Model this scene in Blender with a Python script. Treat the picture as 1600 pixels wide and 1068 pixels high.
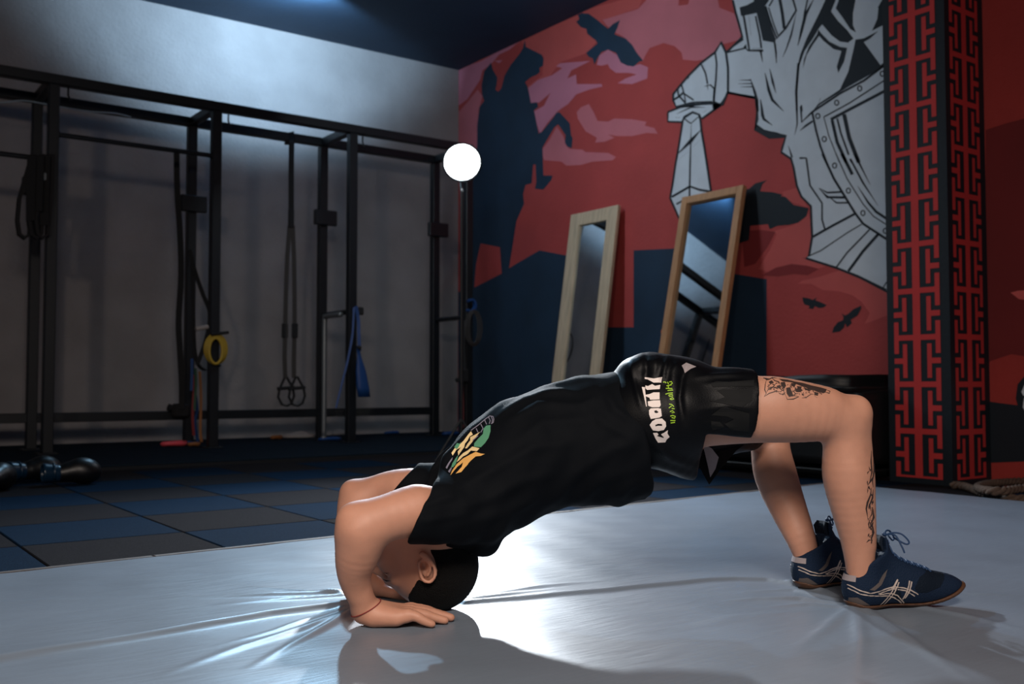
import bpy, bmesh, math, random
import numpy as np
from mathutils import Vector, Matrix
from mathutils.bvhtree import BVHTree
from mathutils.geometry import tessellate_polygon

random.seed(7)
for _o in list(bpy.data.objects):
    bpy.data.objects.remove(_o, do_unlink=True)
S = bpy.context.scene
COL = S.collection

# ------------------------------------------------------------------ camera, world, large lights, exposure
YAW = math.radians(36.0)
TILT = math.radians(2.43)
CAMZ = 0.51
FPX = 35.0 / 36.0 * 1600
cam_d = bpy.data.cameras.new('camera')
cam_d.lens = 35.0
cam_d.sensor_width = 36.0
cam_d.sensor_fit = 'HORIZONTAL'
cam_d.clip_start = 0.05
cam_d.dof.use_dof = True
cam_d.dof.focus_distance = 2.25
cam_d.dof.aperture_fstop = 5.0
cam = bpy.data.objects.new('camera', cam_d)
COL.objects.link(cam)
cam.location = (0, 0, CAMZ)
cam.rotation_euler = (math.pi / 2 + TILT, 0, -YAW)
S.camera = cam

w = bpy.data.worlds.new('dim_gym_air')
S.world = w
w.use_nodes = True
w.node_tree.nodes['Background'].inputs[0].default_value = (0.16, 0.36, 0.66, 1)
w.node_tree.nodes['Background'].inputs[1].default_value = 0.11


def area_light(name, loc, target, size, power, color, spread=180):
    d = bpy.data.lights.new(name, 'AREA')
    d.spread = math.radians(spread)
    d.shape = 'RECTANGLE'
    d.size, d.size_y = size
    d.energy = power
    d.color = color
    o = bpy.data.objects.new(name, d)
    COL.objects.link(o)
    o.location = loc
    o.rotation_euler = (Vector(target) - Vector(loc)).to_track_quat('-Z', 'Y').to_euler()
    return o


# soft lamp of the hall, behind and left of the camera
area_light('hall_soft_lamp', (-2.7, -0.7, 2.5), (2.2, 4.0, 0.6), (0.36, 0.36), 52, (1.0, 0.80, 0.66))
# unseen fill added just behind the camera to brighten the near mat
area_light('near_mat_fill', (-0.1, -0.7, 2.35), (1.15, 1.6, 0.0), (0.9, 0.7), 48, (1.0, 0.87, 0.77), 120)
# cool unseen fill strip under the ceiling, added to brighten the mural
area_light('mural_fill', (4.1, 6.2, 3.9), (5.95, 6.2, 2.5), (0.3, 4.2), 50, (0.74, 0.88, 1.0))

S.view_settings.view_transform = 'Standard'
S.view_settings.look = 'None'
S.view_settings.gamma = 1.0
S.view_settings.use_curve_mapping = False
S.view_settings.exposure = 0.0

# ------------------------------------------------------------------ projection helpers (camera pose -> places in the hall)
FW = Vector((math.sin(YAW), math.cos(YAW), 0))
RT = Vector((math.cos(YAW), -math.sin(YAW), 0))
CT, ST = math.cos(TILT), math.sin(TILT)


def ray_c(px, py):
    """sight line in the yaw frame (right, depth, up), scaled to depth 1"""
    a = (px - 800) / FPX
    b = (534 - py) / FPX
    d = CT - b * ST
    z = ST + b * CT
    return a / d, z / d


def C(px, py, d):
    a, z = ray_c(px, py)
    return np.array((a * d, d, CAMZ + z * d))


def to_world(p):
    return Vector((RT.x * p[0] + FW.x * p[1], RT.y * p[0] + FW.y * p[1], p[2]))


def G(px, py, z=0.0):
    """spot on the horizontal level z seen at a pixel (world)"""
    a, s = ray_c(px, py)
    d = (z - CAMZ) / s
    return to_world((a * d, d, z))


def onX(px, py, X):
    a, s = ray_c(px, py)
    wd = to_world((a, 1, s))
    t = X / wd.x
    return Vector((X, wd.y * t, CAMZ + s * t))


def onY(px, py, Y):
    a, s = ray_c(px, py)
    wd = to_world((a, 1, s))
    t = Y / wd.y
    return Vector((wd.x * t, Y, CAMZ + s * t))


def T(ox, oy, s, pts):
    return [(ox + x / s, oy + y / s) for x, y in pts]


# ------------------------------------------------------------------ materials
def lin(c):
    return tuple(((v / 255) / 12.92 if v <= 10 else (((v / 255) + 0.055) / 1.055) ** 2.4) for v in c)


def mat(name, rgb, rough=0.6, metal=0.0, spec=0.5, noise=0.0, nscale=8.0, bump=0.0, bscale=60.0, emit=None, estr=0.0,
        sheen=0.0, sss=0.0, coat=0.0, stretch=None, srgb=True):
    m = bpy.data.materials.new(name)
    m.use_nodes = True
    nt = m.node_tree
    b = nt.nodes['Principled BSDF']
    c = lin(rgb) if srgb else rgb
    b.inputs['Base Color'].default_value = (*c, 1)
    b.inputs['Roughness'].default_value = rough
    b.inputs['Metallic'].default_value = metal
    b.inputs['Specular IOR Level'].default_value = spec
    if sheen:
        b.inputs['Sheen Weight'].default_value = sheen
    if coat:
        b.inputs['Coat Weight'].default_value = coat
        b.inputs['Coat Roughness'].default_value = 0.25
    if sss:
        b.inputs['Subsurface Weight'].default_value = sss
        b.inputs['Subsurface Radius'].default_value = (0.012, 0.005, 0.003)
        b.inputs['Subsurface Scale'].default_value = 0.5
    tc = nt.nodes.new('ShaderNodeTexCoord')
    mp = nt.nodes.new('ShaderNodeMapping')
    nt.links.new(tc.outputs['Object'], mp.inputs[0])
    if stretch:
        mp.inputs['Scale'].default_value = stretch
    if noise:
        n = nt.nodes.new('ShaderNodeTexNoise')
        n.inputs['Scale'].default_value = nscale
        n.inputs['Detail'].default_value = 6
        nt.links.new(mp.outputs[0], n.inputs['Vector'])
        r = nt.nodes.new('ShaderNodeValToRGB')
        r.color_ramp.elements[0].position = 0.3
        r.color_ramp.elements[1].position = 0.7
        r.color_ramp.elements[0].color = (*[v * (1 - noise) for v in c], 1)
        r.color_ramp.elements[1].color = (*[min(1, v * (1 + noise)) for v in c], 1)
        nt.links.new(n.outputs['Fac'], r.inputs[0])
        nt.links.new(r.outputs[0], b.inputs['Base Color'])
    if bump:
        n2 = nt.nodes.new('ShaderNodeTexNoise')
        n2.inputs['Scale'].default_value = bscale
        n2.inputs['Detail'].default_value = 5
        nt.links.new(mp.outputs[0], n2.inputs['Vector'])
        bp = nt.nodes.new('ShaderNodeBump')
        bp.inputs['Strength'].default_value = bump
        bp.inputs['Distance'].default_value = 0.01
        nt.links.new(n2.outputs['Fac'], bp.inputs['Height'])
        nt.links.new(bp.outputs[0], b.inputs['Normal'])
    if emit:
        b.inputs['Emission Color'].default_value = (*emit, 1)
        b.inputs['Emission Strength'].default_value = estr
    return m


M = {}
M['wall'] = mat('grey_plaster', (144, 141, 142), 0.85, noise=0.10, nscale=3, bump=0.5, bscale=35)
M['ceiling'] = mat('dark_blue_ceiling_paint', (34, 62, 88), 0.7, noise=0.12, nscale=2, bump=0.3, bscale=25)
M['red'] = mat('red_wall_paint', (182, 72, 70), 0.8, noise=0.10, nscale=2.2, bump=0.3, bscale=45)
M['red_dark'] = mat('deep_red_wall_paint', (138, 44, 46), 0.8, noise=0.10, nscale=2.2, bump=0.3, bscale=45)
M['red_right'] = mat('brick_red_wall_paint', (160, 50, 44), 0.8, noise=0.10, nscale=2.2, bump=0.3, bscale=45)
M['red_right_dark'] = mat('ox_red_wall_paint', (112, 28, 28), 0.8, noise=0.10, nscale=2.2)
M['salmon'] = mat('salmon_wall_paint', (204, 92, 88), 0.8, noise=0.08, nscale=2.5)
M['pink'] = mat('dusty_pink_wall_paint', (204, 116, 126), 0.8, noise=0.08, nscale=2.5)
M['lilac'] = mat('lilac_pink_wall_paint', (206, 128, 150), 0.8, noise=0.08, nscale=2.5)
M['navy'] = mat('navy_wall_paint', (30, 54, 76), 0.7, noise=0.15, nscale=3)
M['ink'] = mat('black_wall_paint', (12, 24, 34), 0.7)
M['knight'] = mat('pale_blue_white_paint', (212, 220, 228), 0.8, noise=0.05, nscale=6)
M['pillar_black'] = mat('black_pillar_paint', (16, 26, 34), 0.6, bump=0.2, bscale=40)
M['pillar_red'] = mat('red_pillar_paint', (196, 52, 52), 0.7, noise=0.06, nscale=5)
M['orange'] = mat('orange_paint', (220, 110, 60), 0.8)
M['rubber_blue'] = mat('blue_flecked_rubber', (13, 33, 52), 1.0, spec=0.04, noise=0.5, nscale=260, bump=0.3, bscale=300)
M['rubber_brown'] = mat('grey_brown_flecked_rubber', (33, 32, 35), 1.0, spec=0.04, noise=0.45, nscale=260, bump=0.3, bscale=300)
M['rubber_base'] = mat('black_rubber', (18, 22, 28), 0.9)
M['rubber_platform'] = mat('dark_slate_rubber', (26, 36, 46), 1.0, spec=0.05, noise=0.35, nscale=220, bump=0.3, bscale=260)
M['wood_strip'] = mat('worn_wood_strip', (74, 62, 54), 0.7, noise=0.25, nscale=12, stretch=(1, 8, 8))
M['steel_black'] = mat('black_powder_coat', (10, 16, 22), 0.45, bump=0.1, bscale=200)
M['steel_grey'] = mat('grey_steel', (120, 124, 126), 0.4, metal=0.6)
M['hole_glint'] = mat('painted_hole_glint', (236, 226, 216), 0.5)  # pale colour stands in for light caught on the hole rims
M['strap'] = mat('black_webbing', (22, 22, 24), 0.8, bump=0.3, bscale=300)
M['strap_grey'] = mat('dark_grey_webbing', (58, 54, 52), 0.8)
M['band_blue'] = mat('blue_latex', (14, 62, 120), 0.5)
M['band_red'] = mat('red_latex', (130, 34, 36), 0.5)
M['band_pink'] = mat('pink_latex', (236, 84, 96), 0.5)
M['band_orange'] = mat('orange_latex', (150, 96, 50), 0.5)
M['band_green'] = mat('green_latex', (44, 80, 60), 0.5)
M['band_yellow'] = mat('yellow_latex', (176, 146, 44), 0.5)
M['cable'] = mat('pale_cable', (150, 170, 185), 0.5)
M['rope'] = mat('hemp_rope', (92, 74, 62), 0.9, noise=0.3, nscale=60, bump=0.6, bscale=160)
M['pine'] = mat('pale_pine', (200, 180, 152), 0.6, noise=0.16, nscale=5, stretch=(8, 8, 1), bump=0.1, bscale=30)
M['oak'] = mat('honey_oak', (190, 142, 100), 0.6, noise=0.14, nscale=7, stretch=(8, 8, 1), bump=0.1, bscale=30)
M['mirror'] = mat('mirror_glass', (206, 216, 222), 0.02, metal=1.0)
M['backing'] = mat('dark_board', (40, 34, 30), 0.8)
M['vinyl_black'] = mat('black_vinyl', (14, 16, 18), 0.5, bump=0.25, bscale=12)
M['leather'] = mat('black_glove_leather', (10, 12, 15), 0.4)
M['glove_sheen'] = mat('blue_sheen_glove_cuff', (12, 40, 62), 0.3)  # blue sheen of the black leather put into the cuff colour
M['pale_cloth'] = mat('pale_cloth', (150, 142, 138), 0.9)
M['skin'] = mat('skin', (188, 136, 112), 0.55, noise=0.07, nscale=22, bump=0.05, bscale=320, sss=0.08)
M['hair'] = mat('black_hair', (7, 6, 6), 0.8, spec=0.2, bump=0.9, bscale=420)
M['shirt'] = mat('black_cotton', (5, 8, 13), 0.8, spec=0.12, bump=0.12, bscale=500)
M['shorts'] = mat('black_satin', (5, 6, 9), 0.5, spec=0.16, bump=0.1, bscale=350)
M['shorts_grey'] = mat('charcoal_print', (22, 23, 24), 0.7, spec=0.12)
M['lining'] = mat('grey_lining', (150, 140, 142), 0.8)
M['letter'] = mat('off_white_print', (226, 214, 208), 0.7)
M['lime'] = mat('lime_print', (150, 190, 40), 0.6)
M['gold'] = mat('gold_print', (222, 168, 92), 0.7)
M['cream'] = mat('cream_print', (230, 204, 150), 0.7)
M['green'] = mat('green_print', (84, 146, 112), 0.7)
M['lavender'] = mat('lavender_grey_print', (128, 124, 140), 0.7)
M['tattoo'] = mat('tattoo_ink', (54, 40, 36), 0.6)
M['shoe'] = mat('navy_mesh', (12, 32, 56), 0.7, spec=0.25, bump=0.5, bscale=420)
M['shoe_dark'] = mat('dark_navy_suede', (8, 20, 34), 0.8, spec=0.2, bump=0.3, bscale=300)
M['shoe_grey'] = mat('taupe_suede', (84, 76, 74), 0.8)
M['gum'] = mat('gum_rubber', (80, 52, 34), 0.6)
M['silver'] = mat('silver_trim', (214, 196, 184), 0.35, metal=0.4)
M['lace'] = mat('navy_lace', (22, 54, 92), 0.7)
M['string'] = mat('red_string', (120, 40, 36), 0.8)
M['lip'] = mat('brow_hair', (46, 30, 26), 0.8)


def mat_mat():
    m = mat('grey_blue_vinyl', (116, 127, 140), 0.32, spec=0.5)
    nt = m.node_tree
    b = nt.nodes['Principled BSDF']
    tc = nt.nodes.new('ShaderNodeTexCoord')
    mp = nt.nodes.new('ShaderNodeMapping')
    mp.inputs['Rotation'].default_value = (0, 0, 0.35)
    mp.inputs['Scale'].default_value = (5, 60, 1)
    nt.links.new(tc.outputs['Object'], mp.inputs[0])
    n = nt.nodes.new('ShaderNodeTexNoise')
    n.inputs['Scale'].default_value = 1.6
    n.inputs['Detail'].default_value = 7
    nt.links.new(mp.outputs[0], n.inputs['Vector'])
    rr = nt.nodes.new('ShaderNodeMapRange')
    rr.inputs[3].default_value = 0.26
    rr.inputs[4].default_value = 0.44
    nt.links.new(n.outputs['Fac'], rr.inputs[0])
    nt.links.new(rr.outputs[0], b.inputs['Roughness'])
    n2 = nt.nodes.new('ShaderNodeTexNoise')
    n2.inputs['Scale'].default_value = 2.3
    n2.inputs['Detail'].default_value = 5
    nt.links.new(tc.outputs['Object'], n2.inputs['Vector'])
    r2 = nt.nodes.new('ShaderNodeValToRGB')
    c = lin((116, 127, 140))
    r2.color_ramp.elements[0].position = 0.3
    r2.color_ramp.elements[1].position = 0.7
    r2.color_ramp.elements[0].color = (*[v * 0.9 for v in c], 1)
    r2.color_ramp.elements[1].color = (*[v * 1.08 for v in c], 1)
    nt.links.new(n2.outputs['Fac'], r2.inputs[0])
    nt.links.new(r2.outputs[0], b.inputs['Base Color'])
    bp = nt.nodes.new('ShaderNodeBump')
    bp.inputs['Strength'].default_value = 0.06
    bp.inputs['Distance'].default_value = 0.01
    nt.links.new(n.outputs['Fac'], bp.inputs['Height'])
    nt.links.new(bp.outputs[0], b.inputs['Normal'])
    return m


M['mat'] = mat_mat()


# ------------------------------------------------------------------ object helpers
def obj(name, verts, faces, m, parent=None, smooth=False, midx=None, origin=None):
    me = bpy.data.meshes.new(name)
    if origin is not None:
        o0 = np.array(origin)
        verts = [tuple(np.array(v) - o0) for v in verts] if not isinstance(verts, np.ndarray) else verts - o0
    if isinstance(verts, np.ndarray) and isinstance(faces, np.ndarray):
        nv, nf, k = len(verts), len(faces), faces.shape[1]
        me.vertices.add(nv)
        me.vertices.foreach_set('co', verts.astype(np.float32).ravel())
        me.loops.add(nf * k)
        me.loops.foreach_set('vertex_index', faces.astype(np.int32).ravel())
        me.polygons.add(nf)
        me.polygons.foreach_set('loop_start', np.arange(0, nf * k, k, dtype=np.int32))
        me.polygons.foreach_set('loop_total', np.full(nf, k, dtype=np.int32))
    else:
        me.from_pydata([tuple(v) for v in verts], [], [tuple(f) for f in faces])
    for mm in (m if isinstance(m, (list, tuple)) else [m]):
        me.materials.append(M[mm] if isinstance(mm, str) else mm)
    if midx is not None:
        me.polygons.foreach_set('material_index', np.array(midx, dtype=np.int32))
    if smooth:
        me.polygons.foreach_set('use_smooth', np.ones(len(me.polygons), dtype=bool))
    me.update()
    me.validate()
    o = bpy.data.objects.new(name, me)
    COL.objects.link(o)
    if parent is not None:
        o.parent = parent
    if origin is not None:
        o.location = origin
    return o


def tag(o, label, cat, group=None):
    o['label'] = label
    o['category'] = cat
    if group:
        o['group'] = group
    return o


def struct(o, label=None):
    o['kind'] = 'structure'
    if label:
        o['label'] = label
    return o


def thing(name, loc, label, cat, group=None, rotz=0.0):
    o = bpy.data.objects.new(name, None)
    COL.objects.link(o)
    o.empty_display_size = 0.1
    o.location = loc
    o.rotation_euler = (0, 0, rotz)
    return tag(o, label, cat, group)


class MB:
    """collects simple solids into one mesh"""

    def __init__(self):
        self.v, self.f, self.mi = [], [], []

    def add(self, v, f, mi=0):
        n = len(self.v)
        self.v += [tuple(p) for p in v]
        self.f += [tuple(i + n for i in q) for q in f]
        self.mi += [mi] * len(f)

    def box(self, lo, hi, bev=0.0, mi=0, mtx=None):
        bm = bmesh.new()
        bmesh.ops.create_cube(bm, size=1)
        c = [(a + b) / 2 for a, b in zip(lo, hi)]
        s = [b - a for a, b in zip(lo, hi)]
        for v in bm.verts:
            v.co = Vector([c[i] + v.co[i] * s[i] for i in range(3)])
        if bev:
            bmesh.ops.bevel(bm, geom=bm.edges[:], offset=bev, segments=1, affect='EDGES')
        bm.verts.index_update()
        vs = [(mtx @ v.co) if mtx else v.co.copy() for v in bm.verts]
        fs = [[v.index for v in f.verts] for f in bm.faces]
        bm.free()
        self.add(vs, fs, mi)

    def tube(self, path, r, n=8, mi=0, cap=True, closed=False, flat=1.0):
        P = [Vector(p) for p in path]
        rs = r if isinstance(r, (list, tuple)) else [r] * len(P)
        rings = []
        up = None
        for i, p in enumerate(P):
            if closed:
                t = P[(i + 1) % len(P)] - P[i - 1]
            else:
                t = P[min(i + 1, len(P) - 1)] - P[max(i - 1, 0)]
            t.normalize()
            if up is None:
                up = t.orthogonal().normalized() if abs(t.z) > 0.9 else Vector((0, 0, 1))
            a = t.cross(up)
            if a.length < 1e-5:
                a = t.orthogonal()
            a.normalize()
            up = a.cross(t).normalized()
            rings.append([p + (a * math.cos(2 * math.pi * k / n) + up * math.sin(2 * math.pi * k / n) * flat) * rs[i] for k in range(n)])
        v = [q for R in rings for q in R]
        f = []
        m = len(rings)
        for i in range(m if closed else m - 1):
            for k in range(n):
                j = (i + 1) % m
                f.append((i * n + k, i * n + (k + 1) % n, j * n + (k + 1) % n, j * n + k))
        if cap and not closed:
            f.append(tuple(range(n - 1, -1, -1)))
            f.append(tuple((m - 1) * n + k for k in range(n)))
        self.add(v, f, mi)

    def lathe(self, prof, c, axis=(0, 0, 1), n=20, mi=0):
        ax = Vector(axis).normalized()
        a = ax.orthogonal().normalized()
        b = ax.cross(a)
        v, f = [], []
        for (r, h) in prof:
            for k in range(n):
                t = 2 * math.pi * k / n
                v.append(Vector(c) + ax * h + (a * math.cos(t) + b * math.sin(t)) * r)
        for i in range(len(prof) - 1):
            for k in range(n):
                f.append((i * n + k, i * n + (k + 1) % n, (i + 1) * n + (k + 1) % n, (i + 1) * n + k))
        f.append(tuple(range(n - 1, -1, -1)))
        f.append(tuple((len(prof) - 1) * n + k for k in range(n)))
        self.add(v, f, mi)

    def build(self, name, m, parent=None, smooth=False, origin=None):
        return obj(name, self.v, self.f, m, parent, smooth, self.mi if isinstance(m, (list, tuple)) else None, origin)


def smooth_path(pts, n=6):
    """Catmull-Rom through points"""
    P = [Vector(p) for p in pts]
    out = []
    for i in range(len(P) - 1):
        p0, p1, p2, p3 = P[max(i - 1, 0)], P[i], P[i + 1], P[min(i + 2, len(P) - 1)]
        for k in range(n):
            t = k / n
            out.append(0.5 * ((2 * p1) + (p2 - p0) * t + (2 * p0 - 5 * p1 + 4 * p2 - p3) * t * t + (3 * p1 - p0 - 3 * p2 + p3) * t ** 3))
    out.append(P[-1])
    return out


class Paint:
    """flat painted shapes given as outlines; laid on a surface by a mapper"""

    def __init__(self):
        self.tris = []

    def poly(self, pts, mi, layer=0):
        pv = [Vector((x, y, 0)) for x, y in pts]
        for t in tessellate_polygon([pv]):
            self.tris.append(([pts[i] for i in t], mi, layer))

    def stroke(self, pts, wd, mi, layer=0, taper=''):
        n = len(pts)
        L, R = [], []
        acc = [0]
        for i in range(1, n):
            acc.append(acc[-1] + math.hypot(pts[i][0] - pts[i - 1][0], pts[i][1] - pts[i - 1][1]))
        tot = acc[-1] or 1
        for i, (x, y) in enumerate(pts):
            x0, y0 = pts[max(i - 1, 0)]
            x1, y1 = pts[min(i + 1, n - 1)]
            l = math.hypot(x1 - x0, y1 - y0) or 1
            t = acc[i] / tot
            k = 1.0
            if 'a' in taper:
                k *= min(1, 0.15 + t * 2.2)
            if 'b' in taper:
                k *= min(1, 0.15 + (1 - t) * 2.2)
            ww = wd * k / 2
            nx, ny = -(y1 - y0) / l * ww, (x1 - x0) / l * ww
            L.append((x + nx, y + ny))
            R.append((x - nx, y - ny))
        for i in range(n - 1):
            self.tris.append(([L[i], L[i + 1], R[i + 1]], mi, layer))
            self.tris.append(([L[i], R[i + 1], R[i]], mi, layer))

    def ring(self, x, y, r, wd, mi, layer=0):
        self.stroke([(x + r * 0.8 * math.cos(a * math.pi / 5), y + r * math.sin(a * math.pi / 5)) for a in range(11)], wd, mi, layer)

    def build(self, name, mapper, mats, parent, maxlen=None, jump=0.03, toward=None, origin=None):
        V, F, MI = [], [], []
        cache = {}

        def vert(p, layer):
            k = (round(p[0], 3), round(p[1], 3), layer)
            if k not in cache:
                q = mapper(p[0], p[1], layer)
                if q is None:
                    cache[k] = None
                else:
                    V.append(tuple(q))
                    cache[k] = len(V) - 1
            return cache[k]

        stack = list(self.tris)
        while stack:
            t, mi, ly = stack.pop()
            if maxlen:
                e = [math.hypot(t[i][0] - t[i - 1][0], t[i][1] - t[i - 1][1]) for i in range(3)]
                if max(e) > maxlen:
                    a, b, c = t
                    ab = ((a[0] + b[0]) / 2, (a[1] + b[1]) / 2)
                    bc = ((c[0] + b[0]) / 2, (c[1] + b[1]) / 2)
                    ca = ((a[0] + c[0]) / 2, (a[1] + c[1]) / 2)
                    stack += [((a, ab, ca), mi, ly), ((ab, b, bc), mi, ly), ((ca, bc, c), mi, ly), ((ab, bc, ca), mi, ly)]
                    continue
            ids = [vert(p, ly) for p in t]
            if None in ids or len(set(ids)) < 3:
                continue
            A, B, D = (Vector(V[i]) for i in ids)
            if maxlen and max((A - B).length, (B - D).length, (A - D).length) > jump:
                continue
            n = (B - A).cross(D - A)
            if toward is not None and n.dot(Vector(toward) - A) < 0:
                ids = [ids[0], ids[2], ids[1]]
            F.append(ids)
            MI.append(mi)
        return obj(name, V, F, mats, parent, False, MI, origin)

# ------------------------------------------------------------------ the hall
XM, YB, ZC, XR = 5.95, 9.20, 4.0, 5.39     # mural wall, back wall, ceiling, short wall right of the pillar
PX0, PY0, PY1 = 5.0, 2.913, 3.286          # pillar
FZ = -0.03                                 # rubber tile level (the mat surface is 0)


def slab(name, lo, hi, m, bev=0.0):
    b = MB()
    b.box(lo, hi, bev)
    return struct(b.build(name, m, origin=((lo[0] + hi[0]) / 2, (lo[1] + hi[1]) / 2, lo[2])))


wall_back = slab('wall_back', (-5.0, YB, -0.06), (XM + 0.2, YB + 0.15, ZC), 'wall')
wall_right = slab('wall_right', (XM, PY1 - 0.35, -0.06), (XM + 0.15, YB, ZC), 'red')
wall_corner = slab('wall_corner', (XR, -3.0, -0.06), (XR + 0.15, PY0 + 0.05, ZC), 'red_right')
wall_pillar = slab('wall_pillar', (PX0, PY0, -0.045), (XM - 0.005, PY1, ZC), 'pillar_black')
ceiling = slab('ceiling', (-5.0, -3.0, ZC), (XM + 0.2, YB + 0.15, ZC + 0.12), 'ceiling')
floor = slab('floor', (-5.0, -3.0, -0.16), (XM + 0.15, YB, -0.045), 'rubber_base')
wall_back['label'] = 'plain grey plastered wall behind the black rig'
wall_right['label'] = 'red painted wall with a knight mural'

# rubber tiles, laid in a checkerboard
TS = 0.545
tile_me = {}
tb = MB()
tb.box((0.003, 0.003, 0), (TS - 0.003, TS - 0.003, 0.018), 0.003)


def place_tile(x, y, m, z=-0.048):
    if m not in tile_me:
        o = tb.build('rubber_tile', m, floor)
        tile_me[m] = o.data
    else:
        o = bpy.data.objects.new('rubber_tile', tile_me[m])
        COL.objects.link(o)
        o.parent = floor
    o.location = (x - floor.location.x, y - floor.location.y, z - floor.location.z)


PLY = 6.58      # front edge of the raised rig platform
for i in range(-5, 10):
    for j in range(-9, 6):
        x, y = 0.64 + i * TS, 3.68 + j * TS
        if x > XM - 0.2 or y + TS > PLY + 0.4 or x + TS < -1.6:
            continue
        if y < 2.5 and x < 4.2:
            continue
        if x > XR - 0.3 and y < PY0 or x > 4.9 and y < PY1:
            continue
        if y + TS > PLY:
            continue
        place_tile(x, y, 'rubber_brown' if (i + j) % 2 == 1 else 'rubber_blue')
fill = MB()
fill.box((-1.6, 6.405, -0.047), (XM, PLY + 0.01, FZ - 0.001), 0.002)
struct(fill.build('trim_2', 'rubber_brown'))

platform = slab('floor_platform', (-5.0, PLY, -0.045), (XM, YB, -0.012), 'rubber_base')
for i in range(-2, 6):
    for j in range(2):
        b = MB()
        x0, y0 = -0.9 + i * 1.16, PLY + 0.01 + j * 1.305
        x1 = min(x0 + 1.155, XM - 0.004)
        b.box((x0, y0, -0.012), (x1, y0 + 1.3, 0.0), 0.003)
        o = b.build('rubber_sheet', 'rubber_platform')
        o.parent = platform
        o.matrix_parent_inverse = Matrix.Translation(-platform.location)

# wooden strip along the far edge of the mat
MXR = 4.40


def mat_far(x):
    return 3.02 + 0.055 * (x - 0.46)


st = MB()
for a, b_ in ((-0.9, 0.9), (0.903, 2.6), (2.603, MXR + 0.02)):
    ang = math.atan(0.055)
    mtx = Matrix.Translation((a, mat_far(a) + 0.012, 0)) @ Matrix.Rotation(ang, 4, 'Z')
    st.box((0, 0, FZ), ((b_ - a) / math.cos(ang), 0.028, -0.004), 0.003, mtx=mtx)
struct(st.build('trim_1', 'wood_strip'), 'thin worn wooden strip along the far mat edge')

# ------------------------------------------------------------------ the mat: one vinyl sheet with folds
folds = []   # (pixel polyline, height, width)


def fold(pts, h, wd, fade=''):
    folds.append(([G(x, y) for x, y in pts], h, wd, fade))


fold([(-120, 1046), (0, 1030), (150, 1006), (300, 981), (420, 961), (548, 944)], 0.012, 0.018)
fold([(728, 943), (800, 936), (900, 926), (1000, 917), (1100, 908), (1150, 906), (1200, 907), (1240, 914)], 0.009, 0.014)
fold([(1236, 912), (1290, 922), (1330, 944)], 0.006, 0.010)
fold([(1120, 940), (1180, 936), (1250, 936), (1325, 947)], 0.0080, 0.012, 'a')
fold([(1180, 950), (1260, 944), (1330, 950)], 0.0048, 0.010, 'a')
fold([(1150, 925), (1240, 921), (1310, 938)], 0.0064, 0.010, 'a')
fold([(250, 933), (380, 930), (530, 926)], 0.0080, 0.014, 'a')
fold([(330, 945), (450, 936), (535, 930)], 0.0064, 0.010, 'a')
fold([(380, 915), (470, 922), (535, 928)], 0.0048, 0.009, 'a')
fold([(240, 1060), (380, 1010), (480, 980), (548, 955)], 0.0064, 0.014, 'a')
fold([(330, 1010), (430, 985), (540, 950)], 0.0048, 0.010, 'a')
fold([(380, 1050), (460, 1005), (548, 958)], 0.0064, 0.011, 'a')
fold([(-100, 945), (80, 938), (230, 934)], 0.0032, 0.02, 'ab')
fold([(1350, 950), (1400, 985), (1480, 1040), (1540, 1080)], 0.0064, 0.014, 'b')
fold([(1338, 951), (1345, 1000), (1335, 1075)], 0.0064, 0.016, 'b')
fold([(1330, 950), (1285, 985), (1220, 1030)], 0.0048, 0.015, 'b')
fold([(1440, 948), (1520, 965), (1620, 990)], 0.0048, 0.016, 'b')
fold([(1470, 925), (1540, 928), (1620, 930)], 0.0048, 0.012, 'ab')
fold([(745, 930), (850, 915), (960, 905)], 0.0048, 0.014, 'b')
fold([(735, 935), (810, 925), (880, 918)], 0.0048, 0.008, 'b')
fold([(1060, 985), (1150, 965), (1300, 952)], 0.0032, 0.02, 'ab')


def mat_height(X, Y):
    H = 0.0012 * np.sin(X * 7.1 + 1.3 * np.sin(Y * 3.3)) * np.sin(Y * 9.0 + X * 2.1)
    H += 0.0008 * np.sin(X * 23 + Y * 11) * np.sin(Y * 17 - X * 5)
    for pts, h, wd, fade in folds:
        best = np.full(X.shape, 9.0)
        tt = np.zeros(X.shape)
        seg = [(pts[i + 1] - pts[i]).length for i in range(len(pts) - 1)]
        tot, acc = sum(seg), 0
        for i in range(len(pts) - 1):
            a, b = pts[i], pts[i + 1]
            dx, dy = b.x - a.x, b.y - a.y
            t = np.clip(((X - a.x) * dx + (Y - a.y) * dy) / (dx * dx + dy * dy), 0, 1)
            dd = np.hypot(X - a.x - t * dx, Y - a.y - t * dy)
            m = dd < best
            best = np.where(m, dd, best)
            tt = np.where(m, (acc + t * seg[i]) / tot, tt)
            acc += seg[i]
        k = 1.0
        if 'a' in fade:
            k = k * np.clip(tt * 1.6, 0, 1)
        if 'b' in fade:
            k = k * np.clip((1 - tt) * 1.6, 0, 1)
        H += h * k * np.exp(-(best / wd) ** 2)
    return H


x0, x1, y0, n_x, n_y = -0.9, MXR, -0.6, 880, 620
gx = np.linspace(x0, x1, n_x)
gt = np.linspace(0, 1, n_y)
X = np.repeat(gx[None, :], n_y, 0)
Yfar = 3.02 + 0.055 * (gx - 0.46)
Y = y0 + (Yfar[None, :] - y0) * gt[:, None]
H = mat_height(X, Y)
edge = np.clip(np.minimum(np.minimum(Yfar[None, :] - Y, x1 - X) / 0.02, 1), 0, 1)
H = H * edge - 0.012 * (1 - edge) ** 2
V = np.stack([X, Y, H], -1).reshape(-1, 3)
ii = np.arange(n_y * n_x).reshape(n_y, n_x)
Fq = np.stack([ii[:-1, :-1], ii[:-1, 1:], ii[1:, 1:], ii[1:, :-1]], -1).reshape(-1, 4)
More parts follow.
